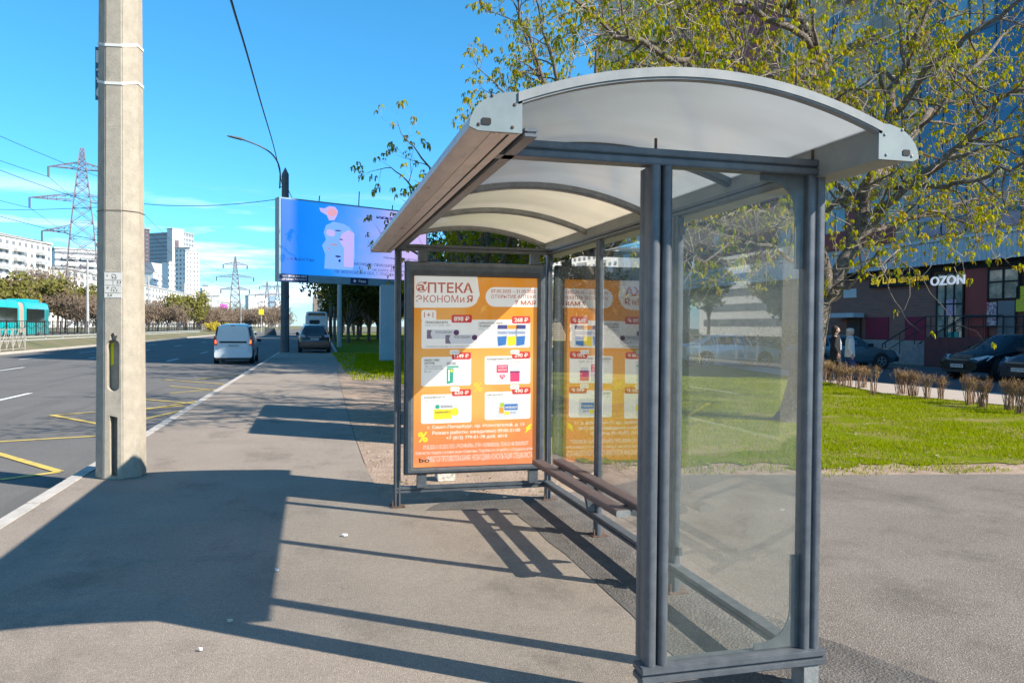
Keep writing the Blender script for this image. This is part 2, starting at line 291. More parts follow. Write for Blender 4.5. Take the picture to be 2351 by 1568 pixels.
def wavy(a, b, n, amp, seed):
    out = []
    for i in range(n): t = i/n; nx = mnoise.noise(Vector((a[0]+(b[0]-a[0])*t*1.7+seed, a[1]*.3+(b[1]-a[1])*t*1.7, 0)))*amp; out.append((a[0]+(b[0]-a[0])*t+nx, a[1]+(b[1]-a[1])*t+nx*.8))
    return out
dirt = [(kx(50)+4,50.0+.1)]
dirt = [(.63,7.52),(1.1,7.31),(2.2,7.36),(2.9,7.56),(3.8,8.11),(5.6,7.71),(8,7.26),(14,6.01),(45,2.01),(45,4),(20,7.5),(14,12.0),(4,14),(4,46),(1.42,46.5),(1.16,37),(.89,27),(.78,21),(.68,15),(.64,12),(.63,9.6)]
sheet('soil_verge', dirt, -.004, dirtM)
lawn = wig(wavy((3.2,9.0),(8,7.9),14,.7,3),.18,4)[:-4]+wig(wavy((8,7.9),(15,7.2),14,.6,5),.18,4)[:-4]+wavy((15,7.2),(15.0,12.6),6,.1,7)+wavy((15.0,12.6),(14.2,17.2),8,.2,9)+wavy((14.2,17.2),(15.6,21.3),6,.2,4)+[(17.5,28),(22,46),(2.7,46)]+wavy((2.7,46),(1.7,32),6,.4,2)+wavy((1.7,32),(2.6,24),5,.4,8)+wavy((2.6,24),(2.2,14),8,.6,1)
sheet('lawn', lawn, .006, lawnM)
sheet('far_lawn', [(kx(50)+3.6,50.2),(40,50.2),(60,260),(kx(160)+4,160)], .006, lawnM)
# path and car park by the building
sheet('path', [(15.15,3),(17.7,3),(17.7,16.1),(17.0,21),(19,30),(24,46.5),(21.8,46.5),(17.4,30),(15.7,21.3),(14.4,17.2),(15.15,12.5)], .012, mat('pale_path_paving', (.33,.28,.24), (.4,.34,.3), 3, rough=.9, bump=.3))
sheet('car_park', [(17.72,3),(26.6,3),(26.6,80),(29,80),(24.2,46.5),(19.05,30),(17.05,21),(17.72,16.1)], .008, mat('car_park_asphalt', (.07,.075,.085), (.09,.09,.1), 1, rough=.85, bump=.3, bscale=100))
# road markings
mk = MB()
def stripe(mb, a, b, wd, z):
    a = Vector((a[0],a[1],z)); b = Vector((b[0],b[1],z)); n = (b-a).normalized().cross(Vector((0,0,1)))*wd/2; mb.add([a-n,b-n,b+n,a+n], [(0,1,2,3)])
zz = []; Yk = 10.45; side = 0
P = [(-4.3,9.45),(-2.86,10.5),(-6.2,12.6),(-2.6,14.35),(-5.0,17.0),(-2.5,18.4),(-5.2,21.6),(-2.45,23.6),(-5.0,26.0),(-2.35,28.6),(-5.0,31.0)]
P = [(-4.6,9.2),(-2.9,10.62),(-4.6,12.0)]
stripe(mk, gr(0,1102,-.16), gr(137,1084,-.16), .11, -.152); stripe(mk, gr(-60,1026,-.16), gr(137,1084,-.16), .11, -.149)
stripe(mk, gr(-60,1018,-.16), gr(300,997,-.16), .11, -.152); stripe(mk, gr(118,954,-.16), gr(345,996,-.16), .11, -.149)
stripe(mk, gr(118,954,-.16), gr(420,932,-.16), .11, -.152); stripe(mk, gr(330,963,-.16), gr(476,930,-.16), .1, -.149)
stripe(mk, gr(300,915,-.16), gr(476,930,-.16), .1, -.146); stripe(mk, gr(325,943,-.16), gr(545,907,-.16), .1, -.143)
stripe(mk, gr(390,903,-.16), gr(560,889,-.16), .1, -.152); stripe(mk, gr(390,887,-.16), gr(560,902,-.16), .1, -.149)
stripe(mk, gr(450,871,-.16), gr(600,857,-.16), .12, -.152); stripe(mk, gr(372,872,-.16), gr(530,884,-.16), .1, -.146)
mk.m(1)
for X, Y0 in ((-4.15-3.0,19.5),(-4.15-3.0,33.5),(-7.0,41.5),(-6.9,52.5),(-6.8,66),(-6.6,80),(-11.6,33.0),(-11.4,45),(-11.3,57),(-11.2,70),(-11,85),(-6.4,96),(-11,100)):
    stripe(mk, (X+K*Y0*.2,Y0), (X+K*Y0*.2+.05,Y0+3.2), .14, -.152)
stripe(mk, (-6.9-1.2,59),(-3.9,58.6),.2,-.152)
for q in range(6): stripe(mk, (-14.4+K*q*9,24+q*10), (-14.4+K*q*9+.1,27.5+q*10), .12, -.152)
mk.build('road_markings', [yellowM, wroad], kind='structure')
# kerb of the median
mb = MB()
for q in range(60): Y0 = q*4-10; mb.add([(lx(Y0)+v[0]+K*v[1], Y0+v[1], v[2]) for v in [(-.14,0,-.18),(.02,0,-.18),(.02,0,-.02),(-.14,0,-.02),(-.14,3.97,-.18),(.02,3.97,-.18),(.02,3.97,-.02),(-.14,3.97,-.02)]], [(0,1,2,3),(7,6,5,4),(0,4,5,1),(1,5,6,2),(2,6,7,3),(3,7,4,0)])
mb.build('median_kerb', kerbM, kind='structure')
#@@SHELTER
# ---------------------------------------------------------------- bus shelter
YN, DD = 3.11, 1.35; XF, XB, XD = .765, 2.206, 1.452
YP = [YN+i*DD for i in range(4)]   # 3.11 4.46 5.81 7.16
sh = thing('bus_shelter', 'grey metal bus shelter with arched milky roof, glass walls and an orange poster', 'bus shelter', (1.46, 5.1, 0))
def post_sec(cx, cy, wx, wy, g_=.006):
    # rounded double column section with a groove between its two ribs
    pts = []
    a = rrect(cx-wx/2, cy-wy/2, cx+wx/2, cy+wy/2, min(wx, wy)*.3, 3)
    return a
def post(cx, cy, z0, z1, wx, wy, split='x', name='post'):
    mb = MB()
    if split == 'x':
        mb.prism(rrect(cx-wx/2, cy-wy/2, cx-.005, cy+wy/2, .016, 4), 'z', z0, z1); mb.prism(rrect(cx+.005, cy-wy/2, cx+wx/2, cy+wy/2, .016, 4), 'z', z0, z1)
    elif split == 'y':
        mb.prism(rrect(cx-wx/2, cy-wy/2, cx+wx/2, cy-.005, .016, 4), 'z', z0, z1); mb.prism(rrect(cx-wx/2, cy+.005, cx+wx/2, cy+wy/2, .016, 4), 'z', z0, z1)
    mb.box((cx-wx/2+.014, cy-wy/2+.014, z0), (cx+wx/2-.014, cy+wy/2-.014, z1))
    return mb.build(name, metal, sh, smooth=40)
ZH, ZR = 2.34, .188
# near double post of the end wall
mb = MB()
for x0, x1 in ((1.396,1.444),(1.454,1.498)):
    mb.prism(rrect(x0, YN-.04, x1, YN+.03, .02, 5), 'z', .195, ZH)
mb.box((1.402,YN-.002,.195),(1.497,YN+.05,ZH)); mb.prism(rrect(1.404,YN+.05,1.495,YN+.115,.02,4),'z',.195,ZH)
mb.build('post', metal, sh, smooth=40)
mb = MB(); mb.prism(rrect(2.165,YN-.03,2.205,YN+.05,.014,4),'z',.195,ZH); mb.prism(rrect(2.212,YN-.035,2.252,YN+.05,.014,4),'z',.195,ZH); mb.box((2.18,YN-.02,.195),(2.24,YN+.04,ZH)); mb.build('post', metal, sh, smooth=40)
for cy in YP[1:3]: post(XB, cy, .0, ZH, .05, .085, 'y')
post(XF, YP[3], .0, ZH, .06, .075, 'x'); post(XB, YP[3], .0, ZH, .06, .075, 'x')
# feet
for x_, y_ in ((2.2, YN+.01), (1.43, YN+.01)):
    mb = MB(); mb.box((x_-.035,y_-.05,.0),(x_+.045,y_+.045,.125)); mb.box((x_-.07,y_-.08,.0),(x_+.08,y_+.08,.008)); mb.build('foot', metalL, sh, bevel=.003)
for x_, y_ in ((XB, YP[1]), (XB, YP[2]), (XF, YP[3]), (XB, YP[3])):
    mb = MB(); mb.box((x_-.06,y_-.07,.0),(x_+.07,y_+.07,.01))
    mb.tube([(x_-.045,y_-.045,.005),(x_-.045,y_-.045,.06)], .008, 6)
    mb.build('foot', mat('rusty_steel', (.07,.04,.03), (.14,.085,.06), 30, rough=.9, bump=.5), sh)
def rail(a, b, z0, z1, wd, ax, name, extra=True):
    mb = MB()
    hz = (z1-z0)
    def bx(za, zb, w2):
        if ax == 'x': mb.box((a[0], a[1]-w2/2, za), (b[0], a[1]+w2/2, zb))
        else: mb.box((a[0]-w2/2, a[1], za), (a[0]+w2/2, b[1], zb))
    bx(z0, z0+hz*.42, wd); bx(z0+hz*.42, z0+hz*.55, wd-.02); bx(z0+hz*.55, z1, wd)
    return mb.build(name, metal, sh, bevel=.004)
# headers
rail((.70,YN),(2.29,YN),ZH,ZH+.068,.085,'x','header'); rail((.735,YP[3]),(2.24,YP[3]),ZH,ZH+.055,.07,'x','header')
rail((XB,YN+.044),(XB,YP[3]-.036),ZH-.0,ZH+.045,.06,'y','header'); rail((.775,2.76),(.775,7.3),ZH+.0,ZH+.035,.05,'y','header')
# bottom rails
rail((1.37,YN),(2.275,YN),.125,.194,.1,'x','bottom_rail'); rail((.735,YP[3]),(2.24,YP[3]),.125,.18,.07,'x','bottom_rail')
rail((XB-.02,YN+.052),(XB-.02,YP[3]-.036),.135,.188,.075,'y','bottom_rail')
# bolts standing on the near header
for x_ in (1.43, 2.2): MB().tube([(x_,YN,ZH+.068),(x_,YN,ZH+.12)], .007, 6).build('bolt', MATS['rusty_steel'], sh)
# roof beams
XM = 1.46
def zarch(x): t = (x-XM)/.75; return 2.605-.145*t*t
YA, YZ = 2.68, 7.36
def beam(sgn):
    # quarter-round gutter profile: outer curve, flat bottom, vertical inner side
    xi = XM+sgn*.745; xo = XM+sgn*.925
    pts = [(xi, 2.335), (xo-sgn*.03, 2.335), (xo, 2.347)]
    for k in range(1, 8): t = k/7*pi/2; pts.append((xi+(xo-xi)*cos(t)**.9 if k < 7 else xi, 2.347+.125*sin(t)))
    mb = MB(); mb.prism(pts, 'y', YA+.012, YZ-.012)
    mb.box((min(xi,xi+sgn*.1), YA+.02, 2.331), (max(xi,xi+sgn*.1), YZ-.02, 2.3352))
    o = mb.build('roof_beam', [(mat('grey_beam_metal', (.2,.21,.2), (.26,.26,.23), 5, rough=.5, stain=((.36,.34,.24), 6, .58, .7, (1,.2,1)))) if sgn > 0 else mat('bounce_lit_beam_metal', (.62,.5,.44), (.5,.41,.36), 6, rough=.4, metal=0, bump=.1, stretch=(3,1,3), stain=((.2,.15,.13), 7, .58, .7, (3,1,1)))], sh, smooth=35)  # front beam coloured paler and warmer, standing in for light bounced off the pavement
    for yy, d in ((YA, 1), (YZ, -1)):
        c = MB(); sc_ = [((p[0]-XM-sgn*.83)*1.06+XM+sgn*.83, (p[1]-2.4)*1.06+2.4) for p in pts]; c.prism(sc_, 'y', yy, yy+d*.012); cap = c.build('end_cap', mat('end_cap_metal', (.2,.245,.25), (.16,.2,.215), 9, rough=.5, stain=((.34,.25,.17), 14, .66, .78, (1,1,1))), o)
        h = MB(); hx = xo-sgn*.055
        if d > 0:
            h.prism(rrect(hx-.017, 2.352, hx+.017, 2.376, .006, 3), 'y', yy-.003, yy+.001); h.build('drain_hole', darkm, o)
            for sx_, sz in ((xi+sgn*.022, 2.43), (xo-sgn*.075, 2.455), (xi+sgn*.03, 2.35), (xo-sgn*.028, 2.352)): MB().ell((sx_, yy-.001, sz), (.0065,.004,.0065), 8, 4).build('screw', MATS['rusty_steel'] if sgn < 0 else metalL, o, smooth=60)
    return o
beam(-1); beam(1)
# groove lines under the front beam
mb = MB(); mb.box((.672,YA+.03,2.3295),(.680,YZ-.03,2.3308)); mb.build('seam', darkm, sh)
# arches
xs = [XM-.755+1.51*i/28 for i in range(29)]
archL = mat('arch_bleached_paint', (.25,.26,.26), (.19,.21,.22), 7, rough=.6, contrast=(.4,.6))
for i, yy in enumerate((2.68, 3.83, 4.98, 6.13, 7.31)):
    mb = MB(); wd = .035 if i == 0 else .05; ah = .026 if i == 0 else .04
    mb.loft([[(x, yy, zarch(x)-ah), (x, yy+wd, zarch(x)-ah), (x, yy+wd, zarch(x)+.014), (x, yy, zarch(x)+.014)] for x in xs])
    mb.loft([[(x, yy-.006, zarch(x)-ah+.008), (x, yy-.0005, zarch(x)-ah+.008), (x, yy-.0005, zarch(x)+.016), (x, yy-.006, zarch(x)+.016)] for x in xs])
    mb.build('roof_arch', archL if i == 0 else metalL if i > 1 else metal, sh, smooth=30)
s1 = sheetmat('smoky_roof_sheet', (.72,.73,.74), (.62,.64,.65), .13, (.9,.9,.88))
s2 = sheetmat('milky_roof_sheet', (.88,.82,.72), (.9,.83,.7), .1, (.9,.9,.86))
for y0, y1, m_ in ((2.70,3.845,s1),(3.865,4.995,s1),(5.015,6.145,s2),(6.165,7.33,s2)):
    mb = MB(); mb.loft([[(x, y0, zarch(x)+.0), (x, y1, zarch(x)+.0), (x, y1, zarch(x)+.006), (x, y0, zarch(x)+.006)] for x in xs]); mb.build('roof_sheet', m_, sh, smooth=30)
# glass
gl1 = glass('dusty_glass', (.97,.98,.975), .13, (.5,.55,.49), .4); gl2 = glass('back_wall_glass', (.98,.99,.985), .03, (.5,.54,.5), 2.8)
for y0, y1 in zip(YP[:3], YP[1:]):
    mb = MB(); mb.box((XB-.004, y0+.048, .26 if y0 > 3.2 else .26), (XB+.004, y1-.048, ZH-.09)); mb.build('glass_pane', gl2, sh)
    for zz_ in (.25, ZH-.12):
        for ya in (y0+.05, y1-.09): MB().box((XB-.012, ya, zz_), (XB+.012, ya+.04, zz_+.05)).build('glass_clamp', metal, sh)
mb = MB(); mb.box((1.499, YN-.004, .2), (2.164, YN+.004, ZH-.0)); mb.build('glass_pane', gl1, sh)
# corner brackets on the near pane (a curved grey gusset at the bottom and top)
for zc, s_ in ((.2, 1), (ZH, -1)):
    pts = [(2.163, zc), (1.94, zc), (1.94, zc+s_*.03)]
    for k in range(9): t = k/8*pi/2; pts.append((1.98+.14*sin(t), zc+s_*(.17-.14*cos(t))))
    pts += [(2.12, zc+s_*.42), (2.163, zc+s_*.42)]
    mb = MB(); mb.prism(pts, 'y', YN+.006, YN+.012); mb.build('gusset', metal, sh)
# bench
bm_ = mat('brown_bench_slats', (.085,.055,.055), (.12,.09,.088), 10, rough=.5, bump=.4, bscale=150, stretch=(8,1,8), stain=((.3,.27,.25), 20, .62, .7, (3,.4,1)))
for x0, z_ in ((1.86,.5),(2.05,.5)):
    mb = MB(); mb.prism(rrect(x0, z_-.045, x0+.1, z_, .012, 3), 'y', 4.58, 6.5); mb.build('bench_slat', bm_, sh, smooth=40)
    MB().prism(rrect(x0+.002, z_-.043, x0+.098, z_-.002, .01, 3), 'y', 4.572, 4.58).build('slat_end', metalL, sh)
for yy in (4.9, 5.81, 6.35):
    mb = MB(); pts = [(2.18,.452),(1.9,.452),(1.9,.43),(1.98,.425),(2.06,.39),(2.1,.3),(2.12,.2),(2.18,.2)]
    if yy != 5.81: pts = [(2.18,.452),(1.9,.452),(1.9,.43),(2.02,.41),(2.18,.36)]
    mb.prism(pts, 'y', yy-.022, yy+.022); mb.build('bench_bracket', metal, sh, bevel=.004)
# ---------------------------------------------------------------- poster
YQ = 7.055
mb = MB(); X0, X1, Z0, Z1 = .822, 2.148, .295, 2.238
ix0, ix1, iz0, iz1 = .905, 2.075, .36, 2.108
def fr_ring(d, yy): return [(X0+d[0], yy, Z0+d[1]), (X1-d[0], yy, Z0+d[1]), (X1-d[0], yy, Z1-d[2]), (X0+d[0], yy, Z1-d[2])]
rr = [((0,0,0), YQ+.11), ((0,0,0), YQ+.045), ((.008,.008,.008), YQ+.022), ((.03,.025,.035), YQ+.006), ((.055,.045,.08), YQ+.006), ((.078,.06,.12), YQ+.03), ((ix0-X0-.004,iz0-Z0-.004,Z1-iz1-.004), YQ+.05)]
mb.loft([fr_ring(d, yy) for d, yy in rr], cap=False)
mb.box((X0+.01,YQ+.11,Z0+.01),(X1-.01,YQ+.16,Z1-.01))
pb = mb.build('poster_frame', metal, sh, smooth=25)
mb = MB()
for x_ in (.94, 2.0):
    MB().box((x_,YQ+.03,.18),(x_+.085,YQ+.09,.297)).build('poster_bracket', metal, sh); MB().box((x_,YQ+.03,2.236),(x_+.085,YQ+.09,ZH)).build('poster_bracket', metal, sh)
def pm(name, c, e_=0): return mat(name, c, rough=.6, emit=e_, spec=.3)
# poster ground colours: an orange print with a soft warm gradient
po = bpy.data.materials.new('orange_print'); po.use_nodes = True; n = po.node_tree.nodes; l = po.node_tree.links; b = n['Principled BSDF']; b.inputs['Roughness'].default_value = .55
t = n.new('ShaderNodeTexCoord'); sp = n.new('ShaderNodeSeparateXYZ'); l.new(t.outputs['Generated'], sp.inputs[0]); r = n.new('ShaderNodeValToRGB'); l.new(sp.outputs[2], r.inputs[0])
el = r.color_ramp.elements; el[0].position = 0; el[0].color = (.7,.19,.07,1); el[1].position = 1; el[1].color = (.8,.29,.008,1)
for p_, c_ in ((.12,(.7,.2,.06,1)),(.3,(.76,.27,.05,1)),(.55,(.8,.36,.08,1)),(.8,(.76,.27,.012,1))): q = el.new(p_); q.color = c_
z = n.new('ShaderNodeTexNoise'); z.inputs['Scale'].default_value = 1.6; l.new(t.outputs['Object'], z.inputs[0]); x = n.new('ShaderNodeMixRGB'); x.inputs[2].default_value = (.78,.42,.1,1)
rm = n.new('ShaderNodeMapRange'); rm.inputs[1].default_value = .5; rm.inputs[2].default_value = .75; rm.inputs[4].default_value = .7; l.new(z.outputs[0], rm.inputs[0]); l.new(rm.outputs[0], x.inputs[0]); l.new(r.outputs[0], x.inputs[1]); l.new(x.outputs[0], b.inputs['Base Color']); x_po = x
YS = YQ+.049
pst = MB().box((ix0,YS,iz0),(ix1,YS+.01,iz1)).build('poster', po, sh)
# poster coordinates: px in the 710 x 1110 print
def PX(x, y): return (ix0+(x-105)/710*(ix1-ix0), iz1-(y-214-(x-105)*.012)/1112*(iz1-iz0))
class Lay:
    k = 0
def shape(name, pts, col, z_=None, e_=0):
    Lay.k = z_; mb = MB(); mb.nofix = 1; yy = YS-.0006*z_
    ps = [PX(*p) for p in pts]; a = sum(ps[i][0]*ps[(i+1)%len(ps)][1]-ps[(i+1)%len(ps)][0]*ps[i][1] for i in range(len(ps)))
    if a < 0: ps = ps[::-1]
    mb.add([(p[0], yy, p[1]) for p in ps], [tuple(range(len(ps)))])
    return mb, col
Wt = mat('poster_white', (.82,.79,.74), rough=.6); Rd = mat('poster_red', (.55,.035,.035), rough=.6); Br = mat('poster_brick_red', (.45,.1,.05), rough=.6)
Gy = mat('poster_grey_ink', (.1,.09,.09), rough=.6); Lg = mat('poster_light_ink', (.4,.38,.36), rough=.6); Yl = mat('poster_yellow', (.8,.62,.02), rough=.6); Bl = mat('poster_blue', (.03,.16,.45), rough=.6)
Gn = mat('poster_green', (.01,.33,.22), rough=.6); Pk = mat('poster_pink', (.66,.05,.16), rough=.6); Wp = mat('poster_wordprint', (.78,.7,.6), rough=.6); Pu = mat('poster_purple', (.2,.04,.16), rough=.6); Or = mat('poster_orange', (.8,.3,.03), rough=.6); Dk = mat('poster_black_ink', (.03,.02,.02), rough=.6); Hl = mat('poster_bolt', (.82,.4,.04), rough=.6)
def panel(name, pts, col, z_):
    mb, c = shape(name, pts, col, z_); mb.build(name, c, pst)
def txt(items, col, z_, name='lettering'):
    mb = MB(); mb.nofix = 1
    for s, x0, y0, x1, y1, *rest in items:
        kw = rest[0] if rest else {}
        text(mb, s, x0, -y1, x1-x0, y1-y0, lambda a, b_: (PX(a, -b_)[0], YS-.0006*z_, PX(a, -b_)[1]), **kw)
    mb.build(name, col, pst)
tl = [(106,214),(460,217)]+[(470+4*sin(t*pi/8)-0, 300+t*6) for t in range(5)]+[(455,370),(430,390),(400,397),(106,399)]
panel('title_panel', tl, Wt, 1)
panel('date_panel', [(813,278),(813,394)]+[(560-52*sin(radians(a)), 334+58*cos(radians(a))) for a in range(0,181,15)], Wt, 1)
cards = [(147,469,771,636),(147,685,428,855),(506,685,774,853),(147,904,431,1073),(508,897,776,1063)]
for x0,y0,x1,y1 in cards: panel('offer_card', [(p[0],p[1]) for p in rrect(x0,y0,x1,y1,12,3)], Wt, 1)
panel('offer_card', rrect(146,412,228,476,12,3), Wt, 1.5)
tags_ = [('898 ₽',314,440,430,486),('268 ₽',663,448,771,492),('1149 ₽',318,660,426,702),('290 ₽',665,660,772,703),('650 ₽',320,877,428,917),('490 ₽',667,874,775,915)]
for s, x0,y0,x1,y1 in tags_: panel('price_tag', rrect(x0,y0,x1,y1,9,3), Rd, 3)
for x0,y0,x1,y1 in ((306,646,360,672),(655,650,708,674),(310,862,362,888),(655,857,708,884)): panel('old_price_tag', rrect(x0,y0,x1,y1,7,3), Wt, 4)
txt([(s, x0+14,y0+9,x1-14,y1-9,{'bold':.025}) for s,x0,y0,x1,y1 in tags_], Wp, 5)
txt([('1279 ₽',312,652,354,668),('347 ₽',662,656,700,670),('717 ₽',316,868,356,884),('547 ₽',662,863,700,879)], Lg, 6)
txt([('ПТЕКА',180,252,434,312,{'bold':.02}),('ЭКОНОМ',116,326,352,368),('и',362,338,386,368),('Я',400,326,434,368,{'bold':.015}),('a',124,264,166,300,{'bold':.01}),('07.05.2025 – 31.05.2025',540,290,802,310,{'bold':.01}),('ОТКРЫТИЕ АПТЕКИ',540,320,802,342,{'bold':.005}),('7 МАЯ',680,354,802,382,{'bold':.02}),('1+1',160,424,212,456)], Br, 5)
mb = MB(); mb.nofix = 1
for k in range(28):
    a0, a1 = radians(70+k*10.5), radians(70+(k+1)*10.5)
    q = [PX(146+r_*cos(a), 280-r_*sin(a)) for r_, a in ((30,a0),(30,a1),(26.5,a1),(26.5,a0))]; mb.add([(p[0], YS-.003, p[1]) for p in q], [(0,1,2,3)])
q = [PX(*p) for p in ((150,252),(174,246),(172,262),(160,264))]; mb.add([(p[0], YS-.003, p[1]) for p in q], [(0,1,2,3)]); mb.build('logo', Br, pst)
txt([('ТРОКСЕВАЗИН',166,477,292,491,{'bold':.02}),('ЛЕЙКОПЛАСТЫРЬ',468,480,610,495,{'bold':.02}),('ТЕНЕРИС',468,500,540,513,{'bold':.02}),('АККУ-ЧЕК',163,696,248,711,{'bold':.02}),('АКТИВ',163,714,220,728,{'bold':.02}),('КАРДИОМАГНИЛ',520,696,662,711,{'bold':.02}),('КАНЕФРОН Н',164,913,278,928,{'bold':.01}),('АФОБАЗОЛ',520,909,614,922,{'bold':.01})], Gy, 3)
txt([('гель, 2 %, туба, 100 г',166,495,314,508),('в асс., 20 шт.',468,517,560,530),('Стоимость указана за 2 упаковки товара',170,618,442,632),('тест-полоски',163,734,262,746),('д/глюкометра,',163,748,270,761),('50 шт.',163,764,206,775),('таб. п.п.о. 75 мг + 15,2 мг, 100 шт.',520,714,720,726),('таб. п.п.о. 60 шт.',164,932,270,944),('таб. 10 мг, 60 шт.',520,926,630,937)], Lg, 3)
def box_(name, x0, y0, x1, y1, col, z_, sk=0): panel(name, [(x0,y1),(x1,y1-sk),(x1,y0-sk),(x0,y0)], col, z_)
cardw = mat('poster_pack_white', (.6,.6,.62), rough=.6)
for dx, dy in ((0,0),(104,30)):
    box_('product_picture', 176+dx, 526+dy, 358+dx, 580+dy, cardw, 4+(dx>0), 0); panel('product_picture', [(176+dx,528+dy),(205+dx,528+dy),(196+dx,552+dy),(208+dx,578+dy),(176+dx,578+dy)], Pk if 0 else mat('poster_lilac',(.42,.3,.38),rough=.6), 6); panel('product_picture', [(342+dx+16*cos(a/6*pi), 556+dy-12+16*sin(a/6*pi)) for a in range(12)], Pu, 6)
txt([('ТРОКСЕВАЗИН',222,534,316,548),('ТРОКСЕВАЗИН',326,562,420,578)], Gy, 7)
for x0, c in ((575,Bl),(632,Yl),(684,Bl)):
    box_('product_picture', x0, 512, x0+62, 625, cardw, 4+(x0>600)*.4); box_('product_picture', x0+4, 500, x0+60, 524, mat('poster_navy',(.06,.06,.25),rough=.6) if c is Bl else Or, 6); panel('product_picture', [(x0+3,570),(x0+58,566),(x0+52,618),(x0+8,626)], c, 6)
txt([('TENERIS',x0+4,538,x0+58,554) for x0 in (575,632,684)], Bl, 7)
box_('product_picture', 288,712,358,846,cardw,4); box_('product_picture', 292,740,356,748,Gn,5); panel('product_picture',[(290,752),(326,752),(324,836),(290,842)],Gn,5); box_('product_picture',298,760,306,828,Wt,6); box_('product_picture',310,758,322,776,Yl,6)
txt([('АККУ-ЧЕК',288,718,340,732)], Gy, 7)
box_('product_picture', 575,734,642,842,cardw,4); box_('product_picture',575,738,642,784,Pk,5); panel('product_picture',[(608,824),(592,808),(594,798),(602,796),(608,802),(614,796),(622,798),(624,808)],Pk,5); box_('product_picture',655,782,710,838,Pk,5); box_('product_picture',653,776,712,784,Pu,6); box_('product_picture',660,756,706,776,cardw,4)
txt([('КАРДИО',584,744,634,756,{'bold':.02}),('МАГНИЛ',584,762,634,774,{'bold':.02}),('75',598,802,618,814,{'bold':.02})], Wp, 7)
box_('product_picture', 218,954,358,1060,cardw,4); panel('product_picture',[(218,990),(318,992),(318,1048),(218,1050)],Yl,5); panel('product_picture',[(336+22*cos(a/6*pi), 1008+24*sin(a/6*pi)) for a in range(12)],Yl,5); panel('product_picture',[(238+12*cos(a/6*pi), 976+12*sin(a/6*pi)) for a in range(12)],Gn,5)
txt([('Канефрон® Н',226,1002,310,1016,{'bold':.01}),('BIONORICA',258,970,322,981)], Gy, 7)
box_('product_picture', 575,948,716,1052,cardw,4); box_('product_picture',622,972,700,1008,Bl,5); box_('product_picture',597,964,620,988,mat('poster_lime',(.5,.62,.05),rough=.6),5); box_('product_picture',592,990,618,1026,Or,5); box_('product_picture',622,1016,650,1036,Yl,5)
txt([('АФОБАЗОЛ',626,984,696,1000,{'bold':.03})], Wp, 7); txt([('10 мг',656,1018,690,1028)], Bl, 7)
txt([('г. Санкт-Петербург, пр. Испытателей, д. 13',184,1084,740,1110,{'bold':.02}),('Режим работы: ежедневно 09:00-21:00',210,1118,716,1144,{'bold':.02}),('+7 (812) 779-01-78 доб. 6010',288,1150,640,1176,{'bold':.02}),('07.05.2025-31.05.2025 ООО «ЭКОНФАРМ» ОГРН 1037800002426, ЛО42-01148-78/00590377',160,1196,765,1226),('Количество товаров и условия акции ограничены. Подробности уточняйте у сотрудников аптек',118,1232,792,1258),('ИМЕЮТСЯ ПРОТИВОПОКАЗАНИЯ. НЕОБХОДИМА КОНСУЛЬТАЦИЯ СПЕЦИАЛИСТА',180,1264,790,1305)], Wp, 2)
txt([('bo',138,1272,196,1298,{'bold':.01})], Dk, 4)
def bolt(cx, cy, s, col=Hl): panel('bolt_mark', [(cx-8*s,cy+1*s),(cx+2*s,cy-9*s),(cx+10*s,cy-10*s),(cx+3*s,cy-1*s),(cx+9*s,cy-1*s),(cx-9*s,cy+13*s),(cx-4*s,cy+2*s)], col, 2)
bolt(496,405,2.2); bolt(765,1120,2.4, Yl)
txt([('%',130,1120,186,1180,{'bold':.03}),('%',444,840,492,892)], Yl, 2)
for m_ in (Wt, Rd, Br, Yl, Bl, Gn, Pk, Wp, Or, Hl, cardw):   # slight glow added to the print, brightening it in the roof's shade
    b = m_.node_tree.nodes['Principled BSDF']; b.inputs['Emission Color'].default_value = b.inputs['Base Color'].default_value; b.inputs['Emission Strength'].default_value = .2
b = po.node_tree.nodes['Principled BSDF']; po.node_tree.links.new(x_po.outputs[0], b.inputs['Emission Color']); b.inputs['Emission Strength'].default_value = .2
# glazing of the light box
MB().box((ix0-.002,YS-.012,iz0-.002),(ix1+.002,YS-.009,iz1+.002)).build('poster_glass', glass('poster_glass', (.97,.97,.97), .02, (.6,.6,.6), .7), sh)
# ---------------------------------------------------------------- concrete pole
pr = thing('concrete_pole', 'tall octagonal concrete lamp post with open slots beside the kerb', 'lamp post', (-2.0, 9.28, 0))
vb = Vector((2.0, -9.28)).normalized(); a_mid = atan2(vb.y, vb.x)-radians(20)
def octo(R_, z_, cx=-2.0, cy=9.28, tw=0): return [(cx+R_*cos(a_mid+radians(22.5+45*k)), cy+R_*sin(a_mid+radians(22.5+45*k)), z_) for k in range(8)]
mb = MB(); mb.loft([octo(.252,0), octo(.249,.5), octo(.243,1.2), octo(.225,3.4), octo(.206,6.2), octo(.165,11.0)])
po_ = mb.build('pole_shaft', concrete, pr, bevel=.01)
ct = MB(); nrm = Vector((cos(a_mid), sin(a_mid), 0)); tan_ = Vector((-nrm.y, nrm.x, 0))
def pl(u_, z_, d_): return Vector((-2.0,9.28,0))-Vector(pr.location)+tan_*u_+nrm*d_+Vector((0,0,z_))
zo = [(.065*cos(radians(a)), (1.42 if a <= 180 else 1.0)+.065*sin(radians(a))) for a in range(0,360,15)]
